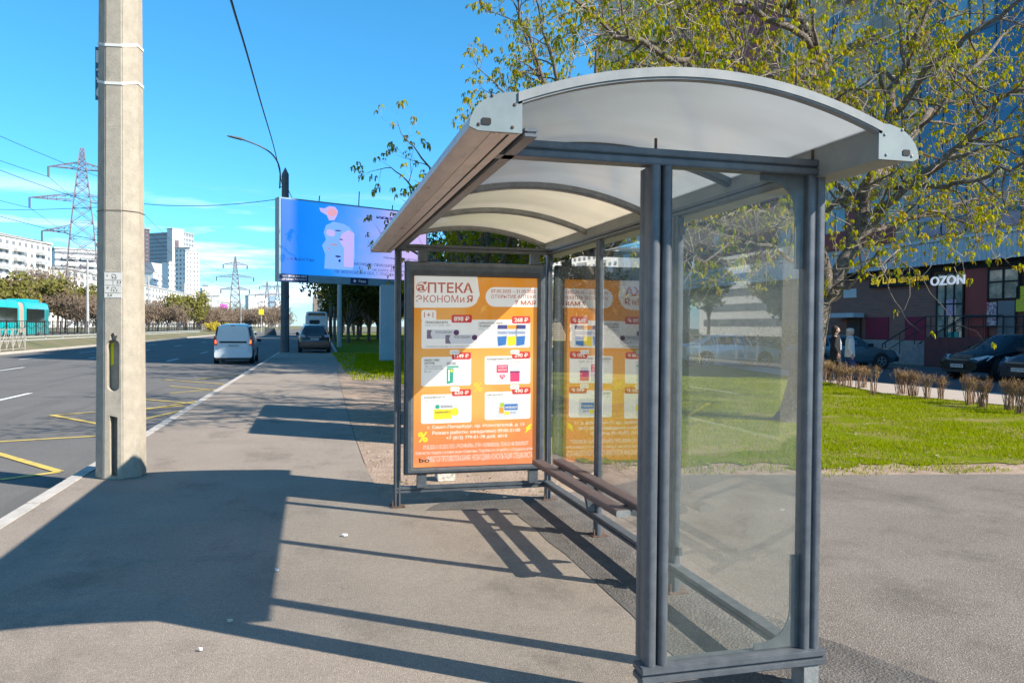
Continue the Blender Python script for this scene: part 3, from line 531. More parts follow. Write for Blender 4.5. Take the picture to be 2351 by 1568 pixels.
for pts, d0 in ((zo, .12), ([(-.03,.03),(.045,.03),(.045,.66),(-.035,.68)], .11), ([(-.02,1.45),(.02,1.46),(.045,1.53),(.02,1.52),(.0,1.56),(-.03,1.53)], .18)):
    n_ = len(pts); ct.add([pl(p[0], p[1], d0) for p in pts]+[pl(p[0], p[1], .4) for p in pts], [(i,(i+1)%n_,n_+(i+1)%n_,n_+i) for i in range(n_)]+[tuple(range(n_))[::-1], tuple(range(n_,2*n_))])
co = ct.build('cutter', concrete, None)
co.parent = None; co.location = pr.location
bo = po_.modifiers.new('cut', 'BOOLEAN'); bo.object = co; bo.solver = 'EXACT'; bo.use_self = True; bo.operation = 'DIFFERENCE'
bpy.context.view_layer.update(); nm = bpy.data.meshes.new_from_object(po_.evaluated_get(bpy.context.evaluated_depsgraph_get())); po_.modifiers.clear(); po_.data = nm; bpy.data.objects.remove(co)
def onface(name, quads, m_, off=.004, par=pr, lift=0):
    mb = MB(); mb.nofix = 1
    for pts in quads: mb.add([pl(p[0], p[1], p[2] if len(p) > 2 else .23) for p in pts], [tuple(range(len(pts)))])
    return mb.build(name, m_, par, world=False)
def fd(z_): return (.249-.0085*z_)*cos(radians(22.5))+.0
sgp = MB(); zc = 2.04
def sgpt(x_, z_, e_=.0): return pl(x_, z_, fd(z_)+.006+e_)
sgp.add([sgpt(-.088,1.92), sgpt(.088,1.92), sgpt(.088,2.2), sgpt(-.088,2.2)]+[sgpt(-.088,1.92,-.012), sgpt(.088,1.92,-.012), sgpt(.088,2.2,-.012), sgpt(-.088,2.2,-.012)], [(0,1,2,3),(0,4,5,1),(1,5,6,2),(2,6,7,3),(3,7,4,0)])
sg_ = sgp.build('measure_sign', mat('sign_white', (.6,.58,.53), (.5,.48,.43), 20, rough=.6), pr, world=False)
tx = MB(); tx.nofix = 1; pm_ = lambda a, b_: pl(a, b_, fd(b_)+.0075)
for s, x0, z0_, w_, h_ in (('9.0',-.015,2.125,.05,.025),('2.3',.035,2.075,.045,.028),('12.1',-.02,1.99,.06,.025),('2.0',-.06,1.94,.05,.025),('⌒',-.02,2.155,.05,.02),('⌒',-.02,2.02,.05,.02),('6',-.065,2.15,.012,.02),('⌀',-.065,2.02,.02,.02)): text(tx, s, x0, z0_, w_, h_, pm_, bold=.01)
for z_ in (2.11, 2.055, 1.975, 1.925, 2.195): tx.add([pm_(-.083,z_), pm_(.083,z_), pm_(.083,z_+.003), pm_(-.083,z_+.003)], [(0,1,2,3)])
tx.add([pm_(-.002,2.06),pm_(.001,2.06),pm_(.001,2.11),pm_(-.002,2.11)], [(0,1,2,3)]); tx.build('lettering', darkm, sg_, world=False)
for z_, tl_ in ((4.62,.0),(4.22,.0)):
    mb = MB(); R0 = .252-.0079*z_+.004
    ring = lambda zz_, R_: [(p[0], p[1], p[2]-.05*((k in (0,7))*1.0)) for k, p in enumerate(octo(R_, zz_))]
    mb.loft([ring(z_, R0), ring(z_, R0+.004), ring(z_+.03, R0+.004), ring(z_+.03, R0)], cap=False)
    mb.build('steel_band', mat('white_strap', (.62,.6,.55), rough=.5), pr)
mb = MB()
mb.tube([p for p in octo(.237,2.85)]+[octo(.237,2.85)[0]], .003, 4); mb.build('wire_tie', MATS['rusty_steel'], pr)
# number plate hanging on the street side
mb = MB(); c0 = at(226,58,9.35); bx0 = Vector((c0.x,9.38,0))
mb.box((c0.x-.035, 9.36, 4.07), (c0.x+.12, 9.37, 4.64)); npl = mb.build('number_plate', mat('plate_blue', (.03,.14,.22), rough=.5), pr)
tx = MB(); tx.nofix = 1
for s, z_ in (('1',4.47),('3',4.28),('6',4.1)): text(tx, s, c0.x-.028, z_, .07, .13, lambda a, b_: (a, 9.355, b_), bold=.02)
tx.build('lettering', white, npl)
mb = MB(); mb.add([pl(p[0], p[1], .125) for p in [(-.062,1.2),(-.03,1.22),(-.028,1.45),(-.062,1.44)]], [(0,1,2,3)]); mb.nofix = 1; mb.build('yellow_paint_patch', mat('acid_yellow', (.75,.68,.01), rough=.7), pr, world=False)

# ---------------------------------------------------------------- trees
rnd = random.Random(11)
def rv(s): return Vector((rnd.gauss(0,s), rnd.gauss(0,s), rnd.gauss(0,s)))
bark = mat('bark', (.085,.068,.055), (.16,.13,.105), 9, rough=1, bump=1, bscale=30, stretch=(1,1,.25), speck=((.34,.31,.27), 25, .58, .7))
twigm = mat('pale_twigs', (.4,.34,.28), (.27,.22,.18), 3, rough=.9)
chestnut = leafmat('opening_chestnut_leaves', [(.2,.27,.01), (.32,.36,.012), (.5,.42,.01), (.15,.22,.01), (.45,.26,.015), (.28,.33,.012)], .5)
def leaf_cluster(lm, p, d, s):
    n_ = rnd.choice((4,5,6,7)); ax = (d+Vector((0,0,.5))).normalized(); o = ax.orthogonal().normalized(); o2 = ax.cross(o); a0 = rnd.random()*6
    for k in range(n_):
        t = a0+2*pi*k/n_+rnd.uniform(-.3,.3); out = (o*cos(t)+o2*sin(t)); L = s*rnd.uniform(.7,1.15)
        m1 = p+out*L*.42+Vector((0,0,.16*L)); tip = p+out*L*.62-Vector((0,0,.6*L)); sd = out.cross(Vector((0,0,1))); sd = sd.normalized() if sd.length > .01 else o
        wv = sd*L*.17; b_ = len(lm.v); lm.v += [tuple(p), tuple(m1-wv), tuple(m1+wv), tuple(m1*.45+tip*.55-wv*.9+out*L*.08), tuple(m1*.45+tip*.55+wv*.9+out*L*.08), tuple(tip)]
        lm.f += [(b_,b_+1,b_+2), (b_+1,b_+3,b_+4,b_+2), (b_+3,b_+5,b_+4)]; lm.mi += [0,0,0]
def branch(wm, tm, lm, p, d, L, r, lev, o_):
    """one limb with its side shoots; lev 0 is a limb, 3 a leafy twig"""
    n_ = 6 if lev < 2 else 4; pts = [p.copy()]; rs = [r]; seg = L/n_; d = d.normalized()
    for i in range(n_):
        t = (i+1)/n_
        d = (d + rv((.13,.2,.2,.16)[lev]) + Vector((0,0,(.02,-.05,-.03,.1)[lev] + (.25 if lev >= 1 and t > .6 else 0)*.5))).normalized()
        pts.append(pts[-1]+d*seg); rs.append(r*(1-t*.75))
    (wm if lev < 2 else tm).tube(pts, rs, (7,5,4,3)[lev], cap=False)
    if lev == 3:
        leaf_cluster(lm, pts[-1], d, o_['leaf']*rnd.uniform(.8,1.2))
        if rnd.random() < .5: leaf_cluster(lm, pts[2], d, o_['leaf']*.8)
        return
    spawn(wm, tm, lm, pts, rs, lev, o_)
    branch(wm, tm, lm, pts[-1], d, L*.35, rs[-1]*.8, min(lev+1,3), o_)
def spawn(wm, tm, lm, pts, rs, lev, o_, start=.18):
    tot = sum((pts[i+1]-pts[i]).length for i in range(len(pts)-1)); gap = o_['gap'][lev]; s = tot*start+rnd.random()*gap
    while s < tot:
        a = s; i = 0
        while a > (pts[i+1]-pts[i]).length and i < len(pts)-2: a -= (pts[i+1]-pts[i]).length; i += 1
        dd = (pts[i+1]-pts[i]).normalized(); q = pts[i]+dd*a
        sd = dd.orthogonal().normalized(); sd = Matrix.Rotation(rnd.random()*2*pi, 3, dd) @ sd
        nd = (dd*rnd.uniform(.35,.9)+sd+Vector((0,0,.15))).normalized(); r2 = rs[i]*(.5,.5,.45,.4)[lev]
        L = o_['len'][lev]*rnd.uniform(.6,1.2)*(1-.35*s/tot)
        if q.z > o_.get('zmin', 2.4): branch(wm, tm, lm, q, nd, L, max(min(r2, (.05,.02,.009,.006)[lev]), (.02,.008,.005,.004)[lev]), lev+1, o_)
        s += gap*rnd.uniform(.6,1.4)
def smooth_pts(P, k=4):
    out = []
    for i in range(len(P)-1):
        a = P[max(i-1,0)]; b = P[i]; c = P[i+1]; d = P[min(i+2,len(P)-1)]
        for j in range(k):
            t = j/k; out.append(.5*((2*b)+(c-a)*t+(2*a-5*b+4*c-d)*t*t+(3*b-a-3*c+d)*t**3))
    return out+[P[-1]]
def chest_tree(label, base, limbs, trunk, o_, group='chestnut trees in a row along the verge', leafm=None):
    root = thing('chestnut_tree', label, 'tree', base, 0, group)
    wm, tm, lm = MB(), MB(), MB(); wm.nofix = tm.nofix = lm.nofix = 1
    pts, rs = trunk; P = smooth_pts(pts, 4); R_ = [rs[0]+(rs[-1]-rs[0])*(i/(len(P)-1))**.6 for i in range(len(P))]; R_[0] *= 1.25
    wm.tube([q+Vector((0,0,-.05)) if i == 0 else q for i, q in enumerate(P)], R_, 12, cap=False)
    for pl_, r0, r1 in limbs:
        Q = [q+(rv(.06) if 0 < i < len(pl_)*4-4 else Vector()) for i, q in enumerate(smooth_pts(pl_, 4))]; R2 = [r0+(r1-r0)*i/(len(Q)-1) for i in range(len(Q))]
        wm.tube(Q, R2, 8, cap=False); spawn(wm, tm, lm, Q, R2, 0, o_, .2); branch(wm, tm, lm, Q[-1], Q[-1]-Q[-2], 1.6, r1, 1, o_)
    wm.build('trunk', bark, root, smooth=60); tm.build('twigs', twigm, root); lm.build('crown', leafm or chestnut, root)
    return root
o1 = dict(gap=(.28,.25,.17,.2), len=(1.9,.85,.45,.3), leaf=.088)
A = at
t1 = [Vector((8.45,12.3,0)), A(1850,860,12.3), A(1868,760,12.35), A(1884,700,12.4)]
L1 = [([A(1868,640,12.3), A(1790,570,11.8), A(1700,560,11.2), A(1610,600,10.7)], .05, .015), ([A(1870,540,12.3), A(1770,490,12.0), A(1670,500,11.6), A(1570,540,11.2)], .05, .015), ([A(1872,500,12.4), A(1800,440,13.6), A(1690,450,14.8), A(1560,500,15.6)], .05, .015),
      ([A(1884,705,12.4), A(1874,600,12.3), A(1868,480,12.1), A(1905,300,11.9), A(1870,120,11.7), A(1800,-60,11.4), A(1770,-240,11.2)], .16, .05),
      ([A(1884,705,12.4), A(1940,600,12.6), A(1985,470,12.8), A(2030,300,13.0), A(2080,120,13.2), A(2200,-80,13.4)], .17, .05),
      ([A(1960,560,12.7), A(2060,450,12.2), A(2180,350,11.7), A(2300,230,11.2), A(2440,160,10.8)], .09, .03),
      ([A(2000,420,12.9), A(2110,300,13.6), A(2200,200,14.4), A(2330,60,15.2)], .1, .03),
      ([A(1875,520,12.2), A(1800,360,11.6), A(1680,220,11.0), A(1540,130,10.4), A(1400,70,10.0)], .09, .03),
      ([A(1905,300,11.9), A(1780,190,12.6), A(1620,120,13.4), A(1450,90,14.2), A(1330,10,15.0)], .08, .025),
      ([A(1872,440,12.1), A(1830,330,13.4), A(1720,250,15.0), A(1560,190,16.4)], .08, .025),
      ([A(1890,690,12.4), A(1950,655,11.9), A(1995,610,11.4), A(2030,580,10.9)], .04, .012),
      ([A(1955,560,12.7), A(2050,515,13.4), A(2170,480,14.0), A(2280,450,14.6)], .05, .018),
      ([A(2030,300,13.0), A(2120,170,12.2), A(2260,60,11.4), A(2400,-40,10.8)], .07, .025),
      ([A(1870,120,11.7), A(1720,20,10.9), A(1560,-40,10.2), A(1420,-80,9.8)], .06, .025),
      ([A(2050,430,12.3), A(2170,420,11.6), A(2290,400,11.0), A(2390,360,10.6)], .05, .018),
      ([A(1985,470,12.8), A(1900,380,14.0), A(1880,240,15.4), A(1920,60,16.6)], .07, .02)]
chest_tree('large chestnut with opening yellow green leaves leaning over the right end of the shelter', (8.45,12.3,0), L1, (t1, (.36,.19)), o1)
def auto_limbs(bx, by, z0, n_, R_, H_, seed):
    rr_ = random.Random(seed); out = []
    for k in range(n_):
        a = 2*pi*k/n_+rr_.uniform(-.3,.3); e_ = rr_.uniform(.25,1.15); r_h = R_*cos(e_*.9); hh = z0+.6+(H_-z0)*sin(e_)*rr_.uniform(.8,1)
        p0 = Vector((bx,by,z0+rr_.uniform(-.4,.8))); p3 = Vector((bx+cos(a)*r_h, by+sin(a)*r_h, hh))
        out.append(([p0, p0.lerp(p3,.35)+Vector((0,0,.25)), p0.lerp(p3,.7)+Vector((0,0,.3)), p3], .11, .03))
    return out
def std_tree(label, x, y, H_, R_, n_, seed, o_, z0=2.2, leafm=None):
    tp = [Vector((x,y,0)), Vector((x+.05,y,z0*.5)), Vector((x-.05,y+.05,z0)), Vector((x,y,H_*.55)), Vector((x+.1,y,H_*.8))]
    return chest_tree(label, (x,y,0), auto_limbs(x, y, z0, n_, R_, H_, seed), (tp, (.27,.05)), o_, leafm=leafm)
o2 = dict(gap=(.36,.33,.27,.25), len=(1.7,.85,.45,.33), leaf=.14)
std_tree('chestnut with thin twigs rising behind the shelter roof, second in the row', 9.2, 25.0, 14, 5.0, 18, 5, o2, z0=3.4)
o3 = dict(gap=(.7,.6,.45,.4), len=(2.0,1.1,.6,.4), leaf=.24)
std_tree('chestnut standing behind the poster, third in the row', 7.6, 34.0, 11, 5.2, 12, 8, o3)
# ---------------------------------------------------------------- big apartment building on the right
XW = 30.0
brick = bpy.data.materials.new('brown_brick'); brick.use_nodes = True; n = brick.node_tree.nodes; l = brick.node_tree.links
t = n.new('ShaderNodeTexCoord'); mm = n.new('ShaderNodeMapping'); mm.inputs['Rotation'].default_value = (0, radians(90), radians(0)); bt = n.new('ShaderNodeTexBrick')
sp = n.new('ShaderNodeSeparateXYZ'); cb = n.new('ShaderNodeCombineXYZ'); l.new(t.outputs['Object'], sp.inputs[0]); l.new(sp.outputs[1], cb.inputs[0]); l.new(sp.outputs[2], cb.inputs[1]); l.new(cb.outputs[0], bt.inputs[0])
bt.inputs['Color1'].default_value = (.3,.13,.095,1); bt.inputs['Color2'].default_value = (.23,.11,.085,1); bt.inputs['Mortar'].default_value = (.2,.17,.15,1); bt.inputs['Scale'].default_value = 1; bt.inputs['Brick Width'].default_value = .5; bt.inputs['Row Height'].default_value = .15; bt.inputs['Mortar Size'].default_value = .012
l.new(bt.outputs[0], n['Principled BSDF'].inputs['Base Color']); n['Principled BSDF'].inputs['Roughness'].default_value = .9
beige = brick.copy(); beige.name = 'beige_brick'; q = beige.node_tree.nodes['Brick Texture']
for nd in beige.node_tree.nodes:
    if nd.type == 'TEX_BRICK': nd.inputs['Color1'].default_value = (.56,.46,.33,1); nd.inputs['Color2'].default_value = (.48,.38,.27,1); nd.inputs['Mortar'].default_value = (.25,.2,.16,1)
dred = mat('dark_red_cladding', (.3,.045,.035), (.24,.04,.032), 2, rough=.6); fas = mat('pale_corrugated_fascia', (.5,.56,.6), (.44,.5,.55), 4, rough=.5, metal=0)
wg = mat('window_glass', (.05,.09,.13), (.12,.17,.2), 1.2, rough=.06, spec=.8); wf = mat('window_frame_white', (.6,.62,.62), rough=.5)
bwall = mat('blue_curtain_glass', (.012,.07,.17), (.03,.14,.26), .5, rough=.12, spec=.7)
bd = thing('apartment_building', 'tall beige and blue apartment block with shops on its brick ground floor behind the chestnuts', 'building', (36, 40, 0))
mb = MB(); mb.prism([(12.3,6),(80.5,6),(80.5,42),(21.5,42),(12.3,28)], 'x', XW, XW+14); mb.build('upper_wall', beige, bd)  # unseen near roof end slopes, shaped to cast the slanting shadow edge on the road
mb = MB(); mb.box((XW+.05,12.3,0),(XW+13.9,80.4,6.0)); mb.build('ground_floor_wall', brick, bd)
MB().box((XW-.08,12.4,.0),(XW+.04,80,1.12)).build('plinth', mat('plinth_render', (.33,.32,.3), (.25,.24,.23), 3, rough=.9), bd)
mb = MB(); yy = 12.4
while yy < 80: mb.box((XW-.62,yy,4.84),(XW-.5,yy+.2,5.95)); mb.box((XW-.6,yy+.2,4.86),(XW-.5,yy+.26,5.93)); yy += .26
mb.box((XW-.5,12.4,4.88),(XW+.04,80,5.94)); mb.box((XW-.7,12.4,5.95),(XW+.04,80,6.08)); mb.build('fascia', fas, bd)
MB().box((XW-.16,12.5,4.55),(XW+.04,80,4.84)).build('under_fascia_strip', darkm, bd)  # flat dark strip along the wall under the fascia
for a, b_ in ((29.2,30.45),(26.0,27.3)): MB().box((XW-.1,a,1.1),(XW+.04,b_,4.55)).build('red_pilaster', dred, bd)
MB().box((XW-.06,35.2,6.3),(XW-.002,41.5,8.6)).build('red_cladding', dred, bd)
for a, b_ in ((46,60),): MB().box((XW-.06,a,6.3),(XW-.002,b_,30)).build('red_cladding', dred, bd)
# blue curtain wall
cw = MB(); cw.box((XW-.06,14,6.35),(XW-.01,33.6,41)); cwo = cw.build('curtain_wall', bwall, bd)
for k in range(14):
    yy = 14+k*1.5; MB().box((XW-.1,yy,6.35),(XW-.061,yy+.07,41)).build('mullion', mat('mullion_blue', (.03,.09,.14), rough=.4), cwo)
for k in range(12): zz_ = 6.95+k*2.85; MB().box((XW-.09,14,zz_),(XW-.061,33.6,zz_+.16)).build('transom', MATS['mullion_blue'], cwo)
lightp = mat('pale_blue_panel', (.12,.3,.42), (.2,.4,.5), 1, rough=.15); pr_ = random.Random(3)
for i, j in sorted({(pr_.randrange(4, 12), pr_.randrange(0, 7)) for _ in range(26)}):
    k = i+j; MB().box((XW-.075,14.1+i*1.5+.03,7.15+j*2.85),(XW-.0615,14.1+i*1.5+1.34,9.7+j*2.85)).build('blue_pane', lightp if k % 3 else bwall, cwo)  # panes scattered at random, most of them a paler blue
cnt = 0
wms = {}
def window(y0, z0, w_, h_, parent, dbl=True):
    key = (w_, h_)
    mb = MB(); mb.m(0); mb.box((-.05,0,0),(.03,w_,h_))
    mb.m(1); mb.box((-.062,.08,.08),(-.0505,w_*.47,h_-.08)); mb.box((-.062,w_*.53,.08),(-.0505,w_-.08,h_-.08))
    if key not in wms: wms[key] = mb.build('window', [wf, wg], parent, world=False); o = wms[key]
    else: o = wms[key].copy(); COL.objects.link(o); o.parent = parent
    o.location = Vector((XW, y0, z0))-Vector(parent.location); return o
for fl in range(12):
    for j in range(10):
        yy = 34.6+j*4.5; z0 = 6.9+fl*2.85
        if z0 < 9 and yy < 41 and 0: continue
        if cnt < 100 and not (46 <= yy < 60 and j % 2): window(yy, z0+.4, 1.9 if j % 3 else 2.8, 1.6, bd); cnt += 1
# balcony strips, white
for z0 in (9.1, 11.95, 14.8, 17.65, 20.5):
    MB().box((XW-.9,36.4,z0),(XW-.02,39.6,z0+1.0)).build('balcony', mat('balcony_white', (.5,.5,.48), (.4,.4,.39), 2, rough=.6), bd)
    MB().box((XW-.9,62,z0),(XW-.02,68,z0+1.0)).build('balcony', MATS['balcony_white'], bd)
# shop windows, doors and signs
def shopwin(y0, y1, z0, z1, nd_, label=None):
    mb = MB(); mb.box((XW-.14,y0,z0),(XW-.11,y1,z1)); o = mb.build('shop_window', mat('shop_glass', (.16,.19,.17), (.42,.42,.34), 1.4, rough=.05, spec=.9, contrast=(.4,.6)), bd)
    f_ = MB()
    for k in range(nd_+1): yy = y0+(y1-y0)*k/nd_; f_.box((XW-.18,yy-.04,z0),(XW-.141,yy+.04,z1))
    for zz_ in (z0, z0+(z1-z0)*.55, z1-.06): f_.box((XW-.178,y0,zz_),(XW-.1405,y1,zz_+.07))
    f_.build('frame', darkm, o); return o
sw = shopwin(30.5,32.1,1.0,4.45,3); MB().cbox((XW-.16,31.1,1.35),(.02,.7,.5)).build('window_poster', mat('teal_poster', (.05,.4,.36), rough=.6), sw); MB().cbox((XW-.16,31.2,2.75),(.02,.6,.8)).build('window_poster', mat('lilac_poster', (.4,.2,.35), (.6,.5,.55), 6, rough=.6), sw)
shopwin(27.5,29.1,3.05,4.45,2)
MB().box((XW-.16,27.7,1.35),(XW-.1,28.55,3.0)).build('shop_door', mat('door_grey_blue', (.1,.15,.18), rough=.3), bd)
MB().box((XW-.16,28.65,1.9),(XW-.1,29.15,2.95)).build('notice_board', mat('notice_white', (.5,.5,.52), (.35,.1,.15), 8, rough=.6, contrast=(.5,.52)), bd)
sdr = MB().box((XW-.12,37.7,1.1),(XW-.085,38.8,2.3)).build('side_door', mat('brown_door', (.05,.035,.03), rough=.6), bd)
MB().box((XW-.8,37.4,2.35),(XW-.085,39.6,2.6)).build('door_canopy', fas, bd)
for y0, y1 in ((35.6,37.4),(33.0,34.4)): MB().box((XW+.0,y0,1.15),(XW+.045,y1,2.35)).build('painted_patch', mat('crimson_paint', (.24,.02,.05), (.2,.02,.045), 3, rough=.8), bd)
vt = MB().box((XW-.0,38.2,3.5),(XW+.045,39.3,4.0)).build('vent_grille', wf, bd)
fp = lambda a, b_: (XW-.2, -a, b_)
def shopsign(name, label, items, m_, y_c, backing=None, off=.2):
    o = thing(name, label, 'sign', (XW-off, y_c, 0)) ; tx = MB(); tx.nofix = 0
    for s, y1, y0, z0, z1, kw in items:
        text(tx, s, -y1, z0, y1-y0, z1-z0, lambda a, b_: (XW-off, -a, b_), **kw)
        text(tx, s, -y1, z0, y1-y0, z1-z0, lambda a, b_: (XW-off+.05, -a, b_), **kw)
    tx.build('lettering', m_, o); 
    if backing: MB().box(*backing).build('backing', darkm, o)
    return o
shopsign('shop_sign', 'yellow shop lettering fixed high on the dark brick wall under the pale fascia', [('Sky Lake',36.75,34.85,4.02,4.5,{'bold':.04}),('ИДЕАЛЬНАЯ ФОРМА',34.7,32.6,4.1,4.42,{'bold':.03})], mat('sign_yellow', (.8,.55,.03), rough=.5, emit=.25), 34.6, ((XW-.17,32.5,3.96),(XW-.12,36.9,4.54)))
shopsign('shop_sign', 'large white shop lettering in front of the tall shop window', [('OZON',32.4,30.3,3.85,4.3,{'bold':.02})], mat('sign_white_paint', (.8,.82,.85), rough=.5, emit=.2), 31.3, None, .3)
ys_ = thing('poster_board', 'yellow notice board on the red pilaster beside the shop door', 'sign', (XW-.13, 27.0, 2.6)); MB().box((XW-.14,26.5,2.5),(XW-.11,27.65,3.6)).build('board', mat('notice_yellow', (.7,.6,.03), (.45,.4,.05), 14, rough=.6, contrast=(.55,.6)), ys_)
# stairs with handrails
st = thing('entrance_stairs', 'concrete stairs with black handrails leading up to the shop door', 'stairs', (28.8, 30.5, 0))
MB().box((27.6,26.0,0),(29.85,30.4,1.34)).build('landing', mat('stair_side_red', (.16,.05,.05), (.1,.04,.045), 3, rough=.9), st)
for k in range(8): MB().box((27.8,30.4+k*.32,0),(29.7,30.72+k*.32,1.34-.165*(k+1))).build('step', mat('stair_concrete', (.3,.29,.3), (.2,.19,.2), 3, rough=.9), st)
for x_ in (27.65,29.75):
    mb = MB(); mb.tube([(x_,26.2,2.3),(x_,30.4,2.3),(x_,33.2,.95),(x_,33.2,0)], .03, 6); mb.tube([(x_,26.2,1.85),(x_,30.4,1.85),(x_,33.2,.5)], .02, 5)
    for k in range(8): yy = 26.2+k*.97; zt = 2.3 if yy < 30.4 else 2.3-(yy-30.4)*.48; mb.tube([(x_,yy,max(0,zt-1.0)),(x_,yy,zt)], .022, 5)
    mb.build('handrail', mat('black_rail', (.02,.02,.025), rough=.5), st)
# unseen podium, its height shaped to shade the car park but not the path
po2 = thing('unseen_wing', 'unseen low brick wing at the near end of the apartment block, shaped to shade the car park', 'building', (36, 0, 0)); MB().box((XW,-12,0),(XW+14,12.28,11)).build('wall', brick, po2); MB().box((XW-.3,-12,10.9),(XW+14,12.28,11.3)).build('roof', fas, po2)
# ---------------------------------------------------------------- vehicles
tyre = mat('tyre', (.02,.02,.022), rough=.85); rimM = mat('rim_grey', (.35,.36,.38), rough=.35, metal=.7); cg = mat('car_glass', (.02,.028,.032), rough=.05, spec=.9)
redl = mat('tail_lamp_red', (.45,.015,.012), rough=.2); headl = mat('head_lamp', (.55,.62,.68), (.25,.3,.36), 30, rough=.1); platem = mat('number_plate_white', (.65,.66,.66), rough=.5); trim = mat('black_trim', (.018,.018,.02), rough=.6)
def paint(name, c, m=.3): return mat(name, c, rough=.25, metal=m, coat=.8)
def wheel(parent, x, y, r, w_=.2):
    mb = MB(); s = 1 if y > 0 else -1; prof_ = [(r*.62, -w_/2), (r*.93, -w_/2), (r, -w_/2+.03), (r, w_/2-.03), (r*.93, w_/2), (r*.62, w_/2)]
    mb.loft([[(x+pr2*cos(2*pi*k/20), y+s*pz, r+pr2*sin(2*pi*k/20)) for k in range(20)] for pr2, pz in prof_]); o = mb.build('wheel', tyre, parent, world=False, smooth=40)
    rm = MB(); yo = y+s*(w_/2-.01)
    rm.loft([[(x+rr2*cos(2*pi*k/20), yo+s*d_, r+rr2*sin(2*pi*k/20)) for k in range(20)] for rr2, d_ in ((r*.64,.0),(r*.64,.022),(r*.57,.022),(r*.54,.0045))])
    for k in range(5):
        a = 2*pi*k/5+.3; rm.bar((x,yo+s*.012,r),(x+r*.56*cos(a),yo+s*.012,r+r*.56*sin(a)),.02,r*.16)
    rm.tube([(x,yo,r),(x,yo+s*.026,r)], r*.14, 10); rm.build('rim', rimM, o, world=False)
def ring(x, zl, zb, zt, w_, wt):
    h = [(w_*.88, zl), (w_*.985, zl+.1), (w_, zl+.5*(zb-zl)), (w_*.965, zb), (wt+.02, zt-.09), (wt-.07, zt-.015), (wt*.5, zt+.012)]
    return [(x, a, b_) for a, b_ in h]+[(x, -a, b_) for a, b_ in h[::-1]]
def car(name, label, cat, loc, rotz, S, pm_, side, wheels, R_=.32, group=None, scale=1, ends=None):
    """S: stations rear to front (x, low, belt, top, half width, half roof width); side: index pairs of side windows"""
    root = thing(name, label, cat, loc, rotz, group)
    mb = MB(); mb.loft([ring(*s) for s in S]); mb.build('body', pm_, root, world=False, smooth=38)
    W_ = max(s[4] for s in S)
    for i, j in side:
        for s in (1,-1):
            def pt(st, f): 
                x, zl, zb, zt, w_, wt = st; a = Vector((x, s*w_*.965, zb)); b_ = Vector((x, s*(wt+.02), zt-.09)); return a.lerp(b_, f)+Vector((0, s*.006, 0))
            A_, B_ = S[i], S[j]; lo = .1; hi = .93; sh_ = .035*(1 if B_[0] > A_[0] else -1)
            q = [pt(A_, lo)+Vector((sh_,0,0)), pt(B_, lo)-Vector((sh_,0,0)), pt(B_, hi)-Vector((sh_,0,0)), pt(A_, hi)+Vector((sh_,0,0))]
            if A_[3]-A_[2] < .15: q = [q[0], q[1], q[2]]
            if B_[3]-B_[2] < .15: q = [q[0], q[1], q[3]]
            m2 = MB(); m2.add(q+[v-Vector((0,s*.012,0)) for v in q], [tuple(range(len(q))), tuple(range(len(q),2*len(q)))[::-1]]+[(k,(k+1)%len(q),len(q)+(k+1)%len(q),len(q)+k) for k in range(len(q))]); m2.build('side_window', cg, root, world=False)
    for x in wheels:
        for s in (1,-1):
            m2 = MB(); m2.tube([(x, s*(W_*.82), R_+.02), (x, s*(W_+.004), R_+.02)], R_*1.17, 22); m2.build('wheel_arch', trim, root, world=False); wheel(root, x, s*(W_-.075), R_)
    for s in (1,-1):
        bx = [s_ for s_ in S if s_[3]-s_[2] < .2 and s_[0] > 0]; mxx = (bx[0][0] if bx else S[-2][0])-.35; zb = S[len(S)//2][2]
        m2 = MB(); m2.prism(rrect(mxx-.07, zb-.0, mxx+.06, zb+.15, .04, 3), 'y', s*(W_+.02), s*(W_+.2)); m2.build('side_mirror', trim, root, world=False)
    return root
def slab(root, name, x, y0, y1, z0, z1, m_, th=.02, r_=.03, sx=0):
    return MB().prism(rrect(y0, z0, y1, z1, min(r_, (z1-z0)*.45, (y1-y0)*.45), 3), 'x', x, x+th).build(name, m_, root, world=False)
def plate(root, x, z, s, dirn, w_=.5):
    o = slab(root, 'number_plate', x-(.012 if dirn < 0 else 0), -w_/2, w_/2, z, z+.11, platem, .012, .01)
    tx = MB(); tx.nofix = 1; text(tx, s, -w_/2+.03, z+.02, w_-.06, .07, (lambda a, b_: (x-.0135, -a, b_)) if dirn < 0 else (lambda a, b_: (x+.0135, a, b_)), bold=.02); tx.build('lettering', trim, o, world=False)
R90 = pi/2
# white delivery van seen from behind
SV = [(-2.0,.32,.95,1.76,.80,.62),(-1.96,.26,.98,1.8,.845,.65),(-1.3,.24,1.0,1.86,.86,.68),(-.2,.22,1.0,1.86,.865,.68),(.45,.22,.99,1.83,.865,.66),(1.15,.22,.98,1.14,.86,.62),(1.75,.22,.86,.95,.84,.66),(2.05,.26,.7,.76,.74,.6)]
wv = car('delivery_van', 'white delivery van with roof bars and lit tail lamps driving away beside the kerb', 'van', (kx(38.5)-1.4, 40.3, -.16), R90, SV, paint('white_car_paint', (.62,.66,.68), 0), [(3,4),(4,5)], (-1.35,1.4), .33)
slab(wv, 'rear_door', -2.012, -.66, -.008, .52, 1.68, MATS['white_car_paint'], .02, .08); slab(wv, 'rear_door', -2.012, .008, .66, .52, 1.68, MATS['white_car_paint'], .02, .08)
slab(wv, 'bumper', -2.09, -.82, .82, .3, .56, MATS['white_car_paint'], .14, .06); slab(wv, 'bumper_skirt', -2.05, -.78, .78, .2, .31, trim, .14, .03); slab(wv, 'trim_strip', -2.03, -.6, .6, .98, 1.06, trim, .02, .01)
